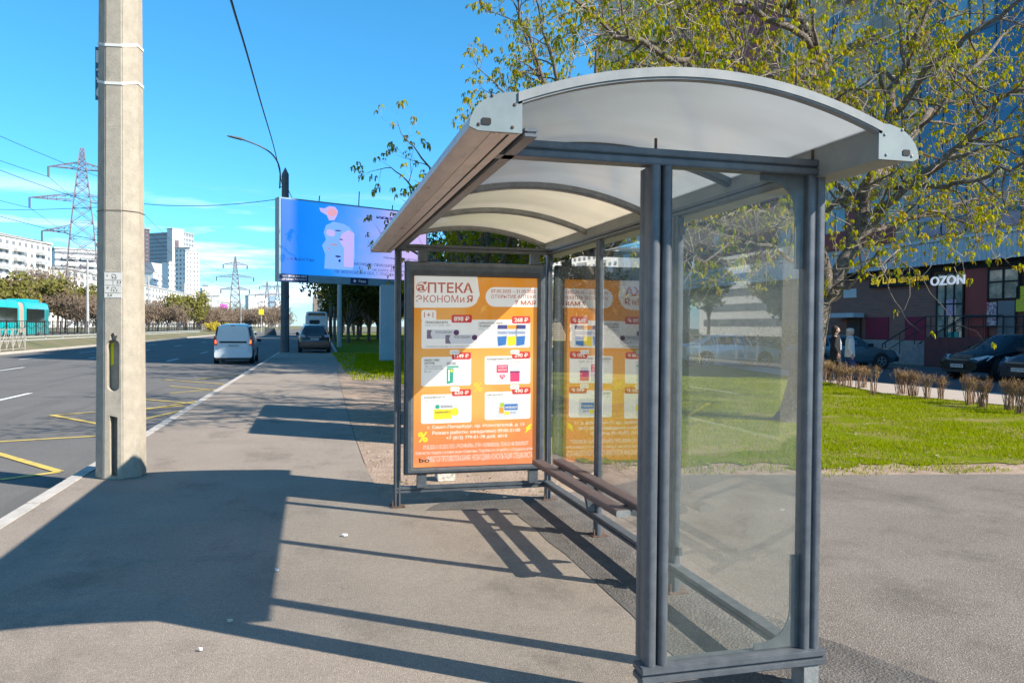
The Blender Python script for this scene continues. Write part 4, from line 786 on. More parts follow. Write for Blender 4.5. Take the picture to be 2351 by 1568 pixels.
slab(wv, 'roof_lamp', -2.0, -.1, .1, 1.765, 1.8, redl, .06, .01)
glow = mat('lit_tail_lamp', (.9,.12,.03), rough=.3, emit=1.6)
for s in (1,-1):
    MB().prism([(s*.70,.88),(s*.84,.88),(s*.845,1.3),(s*.79,1.3),(s*.74,1.15)], 'x', -2.02, -1.93).build('tail_lamp', redl, wv, world=False)
    MB().prism([(s*.72,.95),(s*.80,.95),(s*.80,1.12),(s*.75,1.12)], 'x', -2.026, -2.021).build('lamp_glow', glow, wv, world=False)
    MB().prism([(s*.745,1.3),(s*.79,1.3),(s*.72,1.7),(s*.66,1.72)], 'x', -2.018, -1.95).build('corner_trim', trim, wv, world=False)
for x_ in (-.9,.1):
    MB().bar((x_,-.75,1.98),(x_,.75,1.98),.07,.03).build('roof_bar', trim, wv, world=False)
    for s in (1,-1): MB().bar((x_,s*.62,1.84),(x_,s*.66,1.97),.05,.05).build('roof_bar_foot', trim, wv, world=False)
plate(wv, -2.03, .8, 'У967КС198', -1)
# dark SUV parked at the kerb
SU = [(-2.3,.35,.95,1.02,.80,.62),(-2.22,.3,1.05,1.25,.86,.6),(-1.75,.28,1.08,1.66,.92,.62),(-.6,.26,1.06,1.72,.94,.64),(.3,.26,1.04,1.68,.94,.62),(1.05,.27,1.02,1.1,.93,.68),(1.95,.3,.9,.98,.9,.7),(2.3,.4,.72,.78,.78,.6)]
darkp = paint('black_cherry_paint', (.035,.02,.025))
sv = car('parked_car', 'dark cherry off-road car with roof rails parked at the kerb behind the grey pole', 'car', (kx(50)+2.15, 51.2, -.01), R90, SU, darkp, [(2,3),(3,4),(4,5)], (-1.4,1.45), .37, group='cars parked along the kerb')
MB().loft([[(-2.245,-.62,1.1),(-2.245,.62,1.1),(-2.225,.62,1.1),(-2.225,-.62,1.1)],[(-1.86,-.56,1.6),(-1.86,.56,1.6),(-1.84,.56,1.6),(-1.84,-.56,1.6)]]).build('rear_window', cg, sv, world=False)
for s in (1,-1):
    MB().prism([(s*.55,.98),(s*.86,.98),(s*.88,1.12),(s*.6,1.1)], 'x', -2.31, -2.2).build('tail_lamp', headl, sv, world=False)
    MB().bar((-1.6,s*.6,1.74),(.3,s*.6,1.76),.04,.05).build('roof_rail', rimM, sv, world=False)
slab(sv, 'bumper', -2.38, -.88, .88, .38, .68, darkp, .16, .06); slab(sv, 'chrome_strip', -2.33, -.4, .4, .98, 1.02, rimM, .03, .01); plate(sv, -2.325, .8, 'С908ОТ178', -1)
for k, (yy, nm_, lb, pc) in enumerate(((58.2,'parked_car','dark blue car parked in front of the dark off-road car',(.03,.05,.1)),(65,'parked_car','maroon car with a black roof box, farthest in the kerb row',(.14,.03,.03)))):
    c = dup(sv, (kx(yy)+1.9+k*.1, yy, -.01), R90, lb)
    for ch in c.children:
        if ch.name.startswith('body'): ch.data = ch.data.copy(); ch.data.materials[0] = paint(f'paint_{k}_far', pc)
    if k == 1: rb = MB().prism(rrect(-.4,1.78,.4,2.12,.1,4), 'x', -.9, 1.0).build('roof_box', trim, c, world=False)
# light car ahead of the van
SH = [(-2.0,.35,.9,.98,.74,.58),(-1.93,.28,.95,1.2,.8,.58),(-1.5,.26,.95,1.42,.85,.6),(-.5,.24,.93,1.48,.87,.6),(.3,.24,.92,1.43,.87,.58),(1.0,.24,.9,.98,.86,.62),(1.75,.26,.78,.84,.82,.62),(2.05,.35,.62,.66,.7,.55)]
wc = car('moving_car', 'small white hatchback driving ahead of the delivery van', 'car', (at(560,760,76).x, 76, -.16), R90, SH, MATS['white_car_paint'], [(2,3),(3,4),(4,5)], (-1.25,1.3), .31)
MB().loft([[(-1.95,-.56,.98),(-1.95,.56,.98),(-1.93,.56,.98),(-1.93,-.56,.98)],[(-1.6,-.5,1.36),(-1.6,.5,1.36),(-1.58,.5,1.36),(-1.58,-.5,1.36)]]).build('rear_window', cg, wc, world=False)
for s in (1,-1): MB().prism([(s*.6,.75),(s*.78,.75),(s*.79,.95),(s*.66,.95)], 'x', -2.01, -1.9).build('tail_lamp', redl, wc, world=False)
# coach
cx_ = at(727,770,93).x; co_ = thing('coach', 'tall white touring coach seen from behind on the far road', 'coach', (cx_, 93, -.16), R90)
def busring(x, w_, z0, z1, t_=.0): return [(x,a,b_) for a, b_ in [(w_*.96,z0),(w_,z0+.3),(w_,z1-.6),(w_*.93,z1-.12),(w_*.75,z1),(-w_*.75,z1),(-w_*.93,z1-.12),(-w_,z1-.6),(-w_,z0+.3),(-w_*.96,z0)]]
MB().loft([busring(0,1.18,.4,3.3),busring(.12,1.26,.32,3.45),busring(11.8,1.27,.3,3.45),busring(12,1.15,.4,3.2)]).build('body', mat('coach_white', (.75,.75,.74), rough=.35), co_, world=False, smooth=35)
slab(co_, 'rear_window', -.02, -.95, .95, 2.95, 3.28, cg, .05, .08); slab(co_, 'panel_seam', -.012, -1.1, 1.1, 1.75, 1.78, trim, .05, .01)
for s in (1,-1):
    slab(co_, 'tail_lamp', -.03, s*1.02-.08, s*1.02+.08, .8, 1.5, redl, .08, .03); MB().box((.6,s*1.262,1.7),(11.4,s*1.272,2.9)).build('side_windows', cg, co_, world=False)
for x_ in (2.6,8.9):
    for y_ in (1.1,-1.1): wheel(co_, x_, y_, .48, .3)
# turquoise articulated bus
teal = mat('turquoise_paint', (.0,.42,.45), rough=.3, coat=.6)
bx_, by_ = at(113,765,79).x-1.27, 79.0
bs = thing('articulated_bus', 'turquoise articulated bus behind the tramway fence at the left edge', 'bus', (bx_, by_, .39), -R90)
MB().loft([busring(0,1.22,.4,2.95),busring(.1,1.27,.32,3.1),busring(6.1,1.27,.3,3.12)]).build('rear_body', teal, bs, world=False, smooth=35)
MB().loft([busring(7.5,1.27,.3,3.12),busring(17.8,1.27,.3,3.12),busring(18,1.15,.4,2.95)]).build('front_body', teal, bs, world=False, smooth=35)
mb = MB(); mb.loft([busring(6.1+k*.1,1.2 if k % 2 else 1.12,.5,3.02 if k % 2 else 2.95) for k in range(15)]); mb.build('bellows', mat('bellows_grey', (.3,.27,.24), rough=.9), bs, world=False)
for a, b_ in ((1.3,5.8),(7.9,17.2)):
    for s in (1,-1): MB().prism(rrect(a,1.35,b_,2.5,.1,3), 'y', s*1.262, s*1.285).build('window_band', cg, bs, world=False)
slab(bs, 'rear_window', -.02, -.9, .9, 1.7, 2.6, cg, .05, .1)
for k in range(6): MB().box((.25,1.262,1.4+k*.2),(1.0,1.28,1.5+k*.2)).build('louvre', mat('dark_teal', (.0,.2,.22), rough=.5), bs, world=False)
MB().prism(rrect(-.8,3.08,.8,3.35,.1,3), 'x', 1.2, 4.2).build('roof_unit', teal, bs, world=False)
for x_ in (2.5,10.5,15.2):
    for y_ in (1.13,-1.13): wheel(bs, x_, y_, .48, .26)
# cars in the car park
SS = [(-2.2,.3,.86,.9,.72,.6),(-2.1,.26,.9,.97,.8,.62),(-1.65,.24,.92,1.0,.83,.62),(-.95,.22,.93,1.38,.84,.56),(.0,.22,.92,1.42,.845,.56),(.45,.22,.91,1.38,.845,.55),(1.15,.22,.88,.94,.84,.62),(1.95,.26,.78,.82,.8,.62),(2.15,.34,.62,.66,.7,.55)]
gp = paint('grey_blue_paint', (.1,.15,.18)); GC = 'cars in the car park by the building'
gc = car('parked_car', 'grey blue saloon parked nose to the brick wall behind the two walkers', 'car', (22.3,29.3,.01), radians(-8), SS, gp, [(2,3),(3,4),(4,5),(5,6)], (-1.35,1.35), .31, group=GC)
slab(gc, 'bumper', 2.08, -.74, .74, .3, .52, trim, .12, .05)
for s in (1,-1): slab(gc, 'head_lamp', 2.1, s*.55-.14, s*.55+.14, .56, .7, headl, .08, .03)
wp2 = dup(gc, (17.9,31.2,.01), radians(-5), 'silver white saloon seen through the end glass of the shelter, left of the grey one')
for ch in wp2.children:
    if ch.name.startswith('body'): ch.data = ch.data.copy(); ch.data.materials[0] = paint('silver_paint', (.42,.45,.47), .3)
SB = [(-2.25,.32,.9,.96,.76,.6),(-2.15,.26,.95,1.15,.85,.6),(-1.7,.24,.98,1.3,.9,.6),(-.9,.22,.97,1.5,.91,.6),(.0,.22,.95,1.53,.915,.6),(.3,.22,.94,1.47,.915,.58),(1.1,.22,.92,1.0,.91,.66),(1.9,.26,.78,.86,.88,.66),(2.25,.34,.62,.68,.74,.58)]
bc = car('parked_car', 'glossy black hatchback parked with its front to the path, left of the dark blue one', 'car', (23.2,21.7,.01), radians(183), SB, paint('black_paint', (.012,.014,.02)), [(2,3),(3,4),(4,5),(5,6)], (-1.4,1.4), .34, group=GC)
for s in (1,-1):
    MB().add([(2.26,s*.42,.62),(1.95,s*.86,.66),(1.72,s*.9,.82),(1.9,s*.8,.84),(2.21,s*.45,.72)]+[(2.16,s*.42,.62),(1.85,s*.8,.66),(1.7,s*.8,.8),(1.8,s*.7,.84),(2.11,s*.45,.72)], [(0,1,2,3,4),(9,8,7,6,5),(0,5,6,1),(1,6,7,2),(2,7,8,3),(3,8,9,4),(4,9,5,0)]).build('head_lamp', headl, bc, world=False)
    MB().ell((2.18,s*.62,.38),(.06,.07,.05)).build('fog_lamp', headl, bc, world=False)
slab(bc, 'grille', 2.24, -.4, .4, .55, .66, trim, .05, .03); slab(bc, 'bumper_trim', 2.22, -.6, .6, .26, .34, trim, .08, .03); slab(bc, 'chrome_strip', 2.25, -.42, .42, .665, .685, rimM, .05, .01); plate(bc, 2.3, .42, 'К429ТМ198', 1)
bl = dup(bc, (22.9,19.1,.01), radians(184), 'dark blue car parked at the right edge of the picture beside the black hatchback')
for ch in list(bl.children):
    if ch.name.startswith('body'): ch.data = ch.data.copy(); ch.data.materials[0] = paint('navy_paint', (.02,.035,.06))
# ---------------------------------------------------------------- the two walkers
skin_ = mat('skin', (.5,.29,.21), rough=.6); 
def skinned(name, nodes, edges, m_, parent):
    me = bpy.data.meshes.new(name); me.from_pydata([n_[0] for n_ in nodes], edges, []); o = bpy.data.objects.new(name, me); COL.objects.link(o)
    sk = o.modifiers.new('s', 'SKIN')
    for i, n_ in enumerate(nodes): me.skin_vertices[0].data[i].radius = (n_[1], n_[1] if len(n_) < 3 else n_[2])
    me.skin_vertices[0].data[0].use_root = True
    su = o.modifiers.new('b', 'SUBSURF'); su.levels = 2; bpy.context.view_layer.update()
    nm2 = bpy.data.meshes.new_from_object(o.evaluated_get(bpy.context.evaluated_depsgraph_get())); nm2.materials.clear(); nm2.materials.append(m_); nm2.shade_smooth()
    bpy.data.objects.remove(o); o = bpy.data.objects.new(name, nm2); COL.objects.link(o); o.parent = parent; return o
def hand(parent, base, s, tag_='hand'):
    # palm with four unequal curled fingers and a thumb, hanging down from the wrist; +y is forwards
    bx, by, bz = base; nodes = [((bx,by,bz+.03),.022),((bx,by,bz-.03),.036,.018),((bx,by,bz-.075),.036,.016)]; ed = [(0,1),(1,2)]
    for k, L in enumerate((.062,.074,.068,.054)):
        oy = .03-.02*k; i = len(nodes); nodes += [((bx,by+oy,bz-.085),.010),((bx-s*.006,by+oy,bz-.085-L*.5),.0085),((bx-s*.024,by+oy,bz-.085-L),.007)]; ed += [(2,i),(i,i+1),(i+1,i+2)]
    i = len(nodes); nodes += [((bx-s*.004,by+.045,bz-.04),.012),((bx-s*.014,by+.06,bz-.08),.009)]; ed += [(1,i),(i,i+1)]
    return skinned('hand', nodes, ed, skin_, parent)
def person(label, loc, rotz, h, coat, trous, hair, coatlen, hat=None):
    root = thing('person', label, 'person', loc, rotz); k = h/1.7
    P_ = lambda x, y, z: (x*k, y*k, z*k)
    nd = [(P_(0,0,.93),.14*k,.11*k),(P_(0,.0,1.12),.13*k,.1*k),(P_(0,.0,1.32),.16*k,.1*k),(P_(0,.0,1.43),.09*k,.08*k),(P_(0,.01,1.5),.052*k),(P_(0,.015,1.57),.07*k,.085*k),(P_(0,.02,1.66),.07*k,.088*k)]
    ed = [(0,1),(1,2),(2,3),(3,4),(4,5),(5,6)]
    for s in (1,-1):
        st_ = .16*s
        i = len(nd); nd += [(P_(.17*s,0,1.38),.062*k),(P_(.23*s,-.03*s,1.1),.05*k),(P_(.235*s,.08 if s > 0 else -.02,.86),.035*k)]; ed += [(3,i),(i,i+1),(i+1,i+2)]
        i = len(nd); nd += [(P_(.09*s,0,.86),.1*k),(P_(.095*s,st_*.6+.02,.48),.066*k),(P_(.1*s,st_-.04,.09),.045*k),(P_(.1*s,st_+.1,.035),.035*k)]; ed += [(0,i),(i,i+1),(i+1,i+2),(i+2,i+3)]
    skinned('body', nd, ed, skin_, root)
    def lo(name, rings_, m_):
        mb = MB(); mb.loft([[(cx+rx*cos(2*pi*q/18), cy+ry*sin(2*pi*q/18), z) for q in range(18)] for cx, cy, rx, ry, z in [tuple(v*k for v in r2) for r2 in rings_]]); return mb.build(name, m_, root, world=False, smooth=60)
    lo('coat', [(0,.0,.235,.17,coatlen),(0,0,.22,.165,.95),(0,0,.19,.15,1.08),(0,0,.205,.15,1.25),(0,0,.215,.135,1.36),(0,0,.15,.11,1.45),(0,0,.08,.085,1.49)], coat)
    for s in (1,-1):
        mb = MB(); mb.tube([P_(.17*s,0,1.39),P_(.235*s,-.03*s,1.1),P_(.24*s,.075 if s > 0 else -.015,.88)], [.085*k,.07*k,.06*k], 12); mb.build('sleeve', coat, root, world=False, smooth=60)
        st_ = .16*s; mb = MB(); mb.tube([P_(.085*s,0,.93),P_(.095*s,st_*.6+.02,.48),P_(.1*s,st_-.04,.1)], [.12*k,.088*k,.075*k], 12); mb.build('trouser_leg', trous, root, world=False, smooth=60)
        mb = MB(); mb.ell(P_(.1*s,st_+.04,.05), (.05,.14,.055), 12, 8); mb.build('shoe', darkm, root, world=False, smooth=60)
        hand(root, P_(.24*s,.09 if s > 0 else -.0,.86), s)
    mb = MB(); mb.ell(P_(0,-.02,1.64), (.098*k,.108*k,.115*k), 16, 10); mb.ell(P_(0,-.06,1.55), (.085*k,.07*k,.1*k), 14, 8); mb.build('hair', hair, root, world=False, smooth=70)
    mb = MB(); mb.ell(P_(0,.045,1.6), (.075*k,.075*k,.1*k), 16, 10); mb.loft([[P_(-.014,.11,1.59),P_(.014,.11,1.59),P_(0,.11,1.64)],[P_(-.01,.142,1.585),P_(.01,.142,1.585),P_(0,.12,1.63)]]); mb.build('face', skin_, root, world=False, smooth=60)
    for s in (1,-1): MB().ell(P_(.028*s,.112,1.625), (.011,.008,.007), 8, 5).build('eye', darkm, root, world=False); MB().ell(P_(.078*s,.03,1.6), (.012,.02,.03), 8, 5).build('ear', skin_, root, world=False)
    MB().ell(P_(0,.112,1.555), (.024,.008,.007), 8, 5).build('mouth', mat('lips', (.35,.1,.09), rough=.5), root, world=False)
    if hat: lo('hat', [(0,.0,.112,.125,1.63),(0,0,.12,.13,1.67),(0,0,.11,.12,1.73),(0,0,.05,.06,1.76)], hat)
    return root
face_dir = atan2(-.62, .78)-pi/2
p1 = person('person in a long black coat with a pale shoulder strap walking behind the clipped hedge', (16.3,21.7,.012), face_dir, 1.72, mat('black_coat', (.012,.012,.016), rough=.9), mat('dark_trousers', (.015,.015,.02), rough=.9), mat('dark_hair', (.03,.018,.012), rough=.8), .62)
mb = MB(); mb.bar((-.13,.1,1.42),(.0,.165,1.2),.035,.012); mb.bar((.0,.165,1.2),(.17,.17,1.0),.035,.012); mb.build('strap', wf, p1, world=False)
person('person in a white jacket, pale cap and blue jeans beside the one in black', (17.15,22.1,.012), face_dir, 1.64, mat('white_jacket', (.62,.62,.6), rough=.9), mat('blue_jeans', (.03,.06,.16), rough=.9), mat('grey_hair', (.4,.37,.33), rough=.8), .78, mat('beige_cap', (.5,.44,.38), rough=.9))
# ---------------------------------------------------------------- digital billboard and the poles near it
def atZ(u, v, Y): return at(u, v, Y)
a0, a1 = at(641,460,35.6), at(641,642,35.6); b0, b1 = at(982,484,38.8), at(982,664,38.8)
dirb = Vector((b0.x-a0.x, b0.y-a0.y, 0)); WB = dirb.length; dirb.normalize(); nb = Vector((dirb.y, -dirb.x, 0))
zb0, zb1 = (a1.z+b1.z)/2, (a0.z+b0.z)/2
O_ = Vector((a0.x, a0.y, 0))
def bp(x, z, d_=0): return O_+dirb*x+nb*d_+Vector((0,0,z))
bb = thing('billboard', 'large lit blue and lilac digital billboard on a pale blue post beyond the shelter', 'billboard', tuple(bp(WB/2, 0)))
def bbox(mb, x0, x1, z0, z1, d0, d1): return mb.add([bp(x0,z0,d0),bp(x1,z0,d0),bp(x1,z0,d1),bp(x0,z0,d1),bp(x0,z1,d0),bp(x1,z1,d0),bp(x1,z1,d1),bp(x0,z1,d1)], [(0,3,2,1),(4,5,6,7),(0,1,5,4),(1,2,6,5),(2,3,7,6),(3,0,4,7)])
fm_ = mat('billboard_frame', (.2,.33,.4), (.16,.28,.35), 3, rough=.5)
bbox(MB(), 0, WB, zb0, zb1, -.45, .0).build('housing', fm_, bb)
led = bpy.data.materials.new('led_screen'); led.use_nodes = True; n = led.node_tree.nodes; l = led.node_tree.links; b = n['Principled BSDF']; b.inputs['Base Color'].default_value = (.01,.01,.01,1); b.inputs['Roughness'].default_value = .4
t = n.new('ShaderNodeTexCoord'); sp = n.new('ShaderNodeSeparateXYZ'); l.new(t.outputs['Generated'], sp.inputs[0])
z = n.new('ShaderNodeTexNoise'); z.inputs['Scale'].default_value = 2.2; l.new(t.outputs['Generated'], z.inputs[0])
ad = n.new('ShaderNodeMath'); ad.operation = 'MULTIPLY_ADD'; l.new(z.outputs[0], ad.inputs[0]); ad.inputs[1].default_value = .3; l.new(sp.outputs[0], ad.inputs[2])
r = n.new('ShaderNodeValToRGB'); l.new(ad.outputs[0], r.inputs[0]); el = r.color_ramp.elements
el[0].position = .1; el[0].color = (.0,.17,.85,1); el[1].position = 1.0; el[1].color = (.52,.42,.78,1)
for p_, c_ in ((.45,(.01,.23,.85,1)),(.65,(.1,.3,.85,1)),(.82,(.34,.37,.82,1))): q = el.new(p_); q.color = c_
l.new(r.outputs[0], b.inputs['Emission Color']); b.inputs['Emission Strength'].default_value = .62
scr = bbox(MB(), .1, WB-.1, zb0+.33, zb1-.07, .002, .03).build('screen', led, bb)
def scr_flat(pts, m_, d_, name='picture'):
    mb = MB(); q0 = [bp(.1+x*(WB-.2), zb0+.33+z_*(zb1-zb0-.4), d_) for x, z_ in pts]; q1 = [p-nb*.003 for p in q0]; k = len(q0)
    mb.add(q0+q1, [tuple(range(k)), tuple(range(k,2*k))[::-1]]+[(i,(i+1)%k,k+(i+1)%k,k+i) for i in range(k)]); return mb.build(name, m_, scr)
def em(name, c, s=.62): return mat(name, c, rough=.5, emit=s)
Bp = em('screen_pink', (.42,.33,.66)); Bl2 = em('screen_pale_blue', (.16,.32,.84)); Bd = em('screen_navy', (.02,.02,.12), .3); Bc = em('screen_coral', (.6,.27,.32)); Bo = em('screen_ochre', (.4,.25,.2), .5)
def blob(cx, cz, rx, rz, m_, d_, sd):
    scr_flat([(cx+rx*cos(a/18*2*pi)*(1+.25*mnoise.noise(Vector((cos(a/18*2*pi)*1.3+sd,sin(a/18*2*pi)*1.3,sd)))), cz+rz*sin(a/18*2*pi)*(1+.25*mnoise.noise(Vector((sd,cos(a/18*2*pi)*1.3,sin(a/18*2*pi)))))) for a in range(18)], m_, d_)
scr_flat([(.27,.1),(.46,.1),(.475,.3),(.47,.62),(.44,.7),(.4,.74),(.33,.76),(.28,.7),(.265,.6),(.28,.5),(.255,.42),(.275,.3)], Bl2, .034); scr_flat([(.4,.14),(.465,.14),(.47,.62),(.43,.66),(.385,.6),(.37,.5),(.4,.4)], Bp, .038); scr_flat([(.235,.93),(.27,.93),(.3,.97),(.34,.965),(.36,.91),(.35,.84),(.335,.78),(.3,.77),(.285,.84),(.245,.88)], Bp, .038); blob(.32,.885,.032,.055,Bc,.042,5.2); blob(.33,.44,.03,.012,Bo,.046,3.3); blob(.30,.38,.012,.01,Bo,.046,6.1); blob(.38,.52,.012,.008,Bd,.046,9.1); blob(.36,.28,.02,.012,Bd,.046,2.4); blob(.37,.22,.008,.02,Bd,.046,3.4); blob(.36,.64,.02,.008,Bd,.046,5.5); blob(.31,.6,.03,.05,Bp,.044,6.6)
tx = MB(); pl2 = lambda d_: (lambda a, b_: bp(.1+a*(WB-.2), zb0+.33+b_*(zb1-zb0-.4), d_))
for s, x0, x1, z0, z1, kw in (('нижегородская',.625,.99,.855,.905,{'bold':.03}),('лавина',.68,.9,.72,.8,{'bold':.05}),('Нижний Новгород',.68,.97,.285,.33,{}),('ОБЪЕКТЫ',.03,.2,.185,.225,{}),('ВЫ МОЖЕТЕ ПРИОБРЕСТИ ПО АКЦИИ',.42,.97,.165,.215,{}),('НА САЙТЕ WWW.WILDBERRIES.RU',.6,.97,.105,.15,{}),('ПР. МОСКОВСКАЯ ОБЛ., Г. ПОДОЛЬСК, Д. КОЛЕДИНО',.34,.97,.04,.09,{})): text(tx, s, x0, z0, x1-x0, z1-z0, pl2(.036), **kw)
tx.build('lettering', Bd, scr)
blob(.73,.565,.09,.06,Bd,.036,8.2)
for k in range(7): scr_flat([(.66+k*.022,.53),(.668+k*.022,.53),(.678+k*.022,.6),(.67+k*.022,.6)], Bp, .042)
scr_flat([(.63,.44),(.7,.42),(.76,.43),(.76,.45),(.7,.44),(.635,.47)], Bd, .036)
navy = mat('navy_label', (.01,.03,.14), rough=.5)
lb = bbox(MB(), .02, 1.35, zb0+.01, zb0+.33, .001, .02).build('info_label', navy, bb); tx = MB()
text(tx, 'тел.: (812) 438-4848', .08, zb0+.19, 1.2, .1, lambda a, b_: bp(a, b_, .024), bold=.02); text(tx, 'договор: 7-63/2017', .08, zb0+.05, 1.2, .1, lambda a, b_: bp(a, b_, .024), bold=.02); tx.build('lettering', white, lb)
lb = bbox(MB(), 3.45, 4.35, zb0+.02, zb0+.3, .001, .02).build('maker_label', navy, bb); tx = MB(); text(tx, 'Рива', 3.85, zb0+.1, .38, .13, lambda a, b_: bp(a, b_, .024), bold=.02)
tx.add([bp(3.65+.07*cos(k/12*2*pi), zb0+.16+.07*sin(k/12*2*pi), .023) for k in range(12)], [tuple(range(12))]); tx.build('lettering', white, lb)
pc = at(893,700,37.5); mb = MB(); mb.box((pc.x-.42,pc.y-.35,0),(pc.x+.4,pc.y+.35,zb0+.02)); mb.box((pc.x-.1,pc.y-.37,0),(pc.x-.085,pc.y-.35,zb0)); mb.build('post', mat('pale_blue_steel', (.3,.42,.5), (.26,.38,.46), 2, rough=.5), bb)
for x_, h_ in ((1.95,.28),(3.95,.7),(5.75,.25)): MB().tube([bp(x_,zb1-.02,-.2), bp(x_+.03,zb1+h_,-.2)], .025, 5).build('rod', darkm, bb)
def lamp_post(name, label, X, Y, h_, r0, r1, m_, arm=None, group=None, base=0., oct_=8, cat_='lamp post'):
    root = thing(name, label, cat_, (X,Y,base), 0, group); mb = MB()
    mb.tube([(X,Y,base),(X,Y,base+h_)], [r0,r1], oct_); mb.tube([(X,Y,base+h_),(X,Y,base+h_+r1*2)], [r1,.01], oct_); mb.build('pole', m_, root, smooth=None)
    if arm:
        s, L_ = arm; p0 = base+h_-.9
        mb = MB(); mb.tube(smooth_pts([Vector(p) for p in [(X+s*(r1+.12),Y,p0),(X+s*(r1+.12),Y,p0+1.2),(X+s*(r1+.5),Y,p0+2.0),(X+s*(r1+L_*.55),Y,p0+2.5),(X+s*(r1+L_),Y,p0+2.85)]], 4), [.045]*17, 6); mb.bar((X,Y,p0+.1),(X+s*(r1+.14),Y,p0+.1),.04,.04); mb.bar((X,Y,p0+.75),(X+s*(r1+.14),Y,p0+.75),.04,.04); mb.build('arm', m_, root)
        hd_ = MB(); x0 = X+s*(r1+L_-.1); hd_.loft([[(x0+s*q, Y+a*wd_, p0+2.83+q*.18+b_*th_) for a, b_ in ((-1,0),(-.8,1),(.8,1),(1,0),(.8,-.5),(-.8,-.5))] for q, wd_, th_ in ((0,.06,.05),(.25,.13,.09),(.8,.14,.06),(1.05,.06,.03))]); hd_.build('lamp_head', m_, root)
    return root
dkp = mat('dark_weathered_concrete', (.09,.095,.1), (.13,.135,.14), 2, rough=.9)
dp = at(654,808,50.5); lamp_post('lamp_post', 'dark square-shouldered lamp post with a curved arm behind the billboard', dp.x, 50.5, 11.0, .27, .21, dkp, (-1,2.25))
lpale = mat('pale_pole_concrete', (.42,.42,.42), (.34,.34,.34), 2, rough=.85)
lamp_post('lamp_post', 'pale round lamp post standing in the far lawn under the billboard', at(779,795,62).x, 62, 10, .19, .14, lpale, oct_=12)
for k, (u, Y, h_) in enumerate(((768,82,10),(760,100,10),(757,118,9.5))): lamp_post('lamp_post', ['first','second','third'][k]+' dark lamp post in the row beyond the pale round one', at(u,760,Y).x, Y, h_, .16, .11, dkp, (-1,2.2), group='lamp posts along the far kerb')
for k, (u, vt, g_) in enumerate(((201,606,1),(341,639,0),(423,652,0),(485.6,679,0),(523,701,0),(553,695,0),(575,699,0),(594,700,0))):
    Y = 9*1794/(744-vt)*.98; lamp_post('tram_pole', ['pale pole just left of the concrete post, in the tramway','pale pole just right of the concrete post, in the tramway','pale pole before the stepped white tower','pale pole before the grey shopping hall','pole beside the magenta roof sign','pole before the white shopping hall','thin pole right of the white shopping hall','thin pole by the yellow road sign'][k], at(u,740,Y).x, Y, 10-.4, .2, .13, lpale, group='poles in the tramway', base=.38, cat_='pole')
# cables
cabm = mat('black_cable', (.012,.012,.014), rough=.6)
def cable(label, P_, r_=.012, sag=0, group=None):
    if len(P_) == 2: a, b_ = Vector(P_[0]), Vector(P_[1]); P_ = [a.lerp(b_, k/14)-Vector((0,0,sag*4*(k/14)*(1-k/14))) for k in range(15)]
    else: P_ = smooth_pts([Vector(p) for p in P_], 4)
    o = MB().tube(P_, r_, 4).build('overhead_cable', cabm); o['label'] = label; o['category'] = 'cable'
    if group: o['group'] = group
cable('thick black cable dropping from the top of the picture to the dark lamp post', [at(500,-120,12), at(530,0,14), at(566,120,19), at(600,240,27), at(628,335,38), at(643,400,50), at(650,440,50.3)], .022)
cable('thin cable running level from the concrete post to the billboard side', [at(655,455,50.3), at(325,468,60)], .02, .3); cable('thin cable running level left of the concrete post', [at(325,468,60), at(-40,480,74)], .02, .2)
cable('short cable stay on the right of the dark lamp post top', [at(661,435,50.4), at(672,458,50.0)], .02)
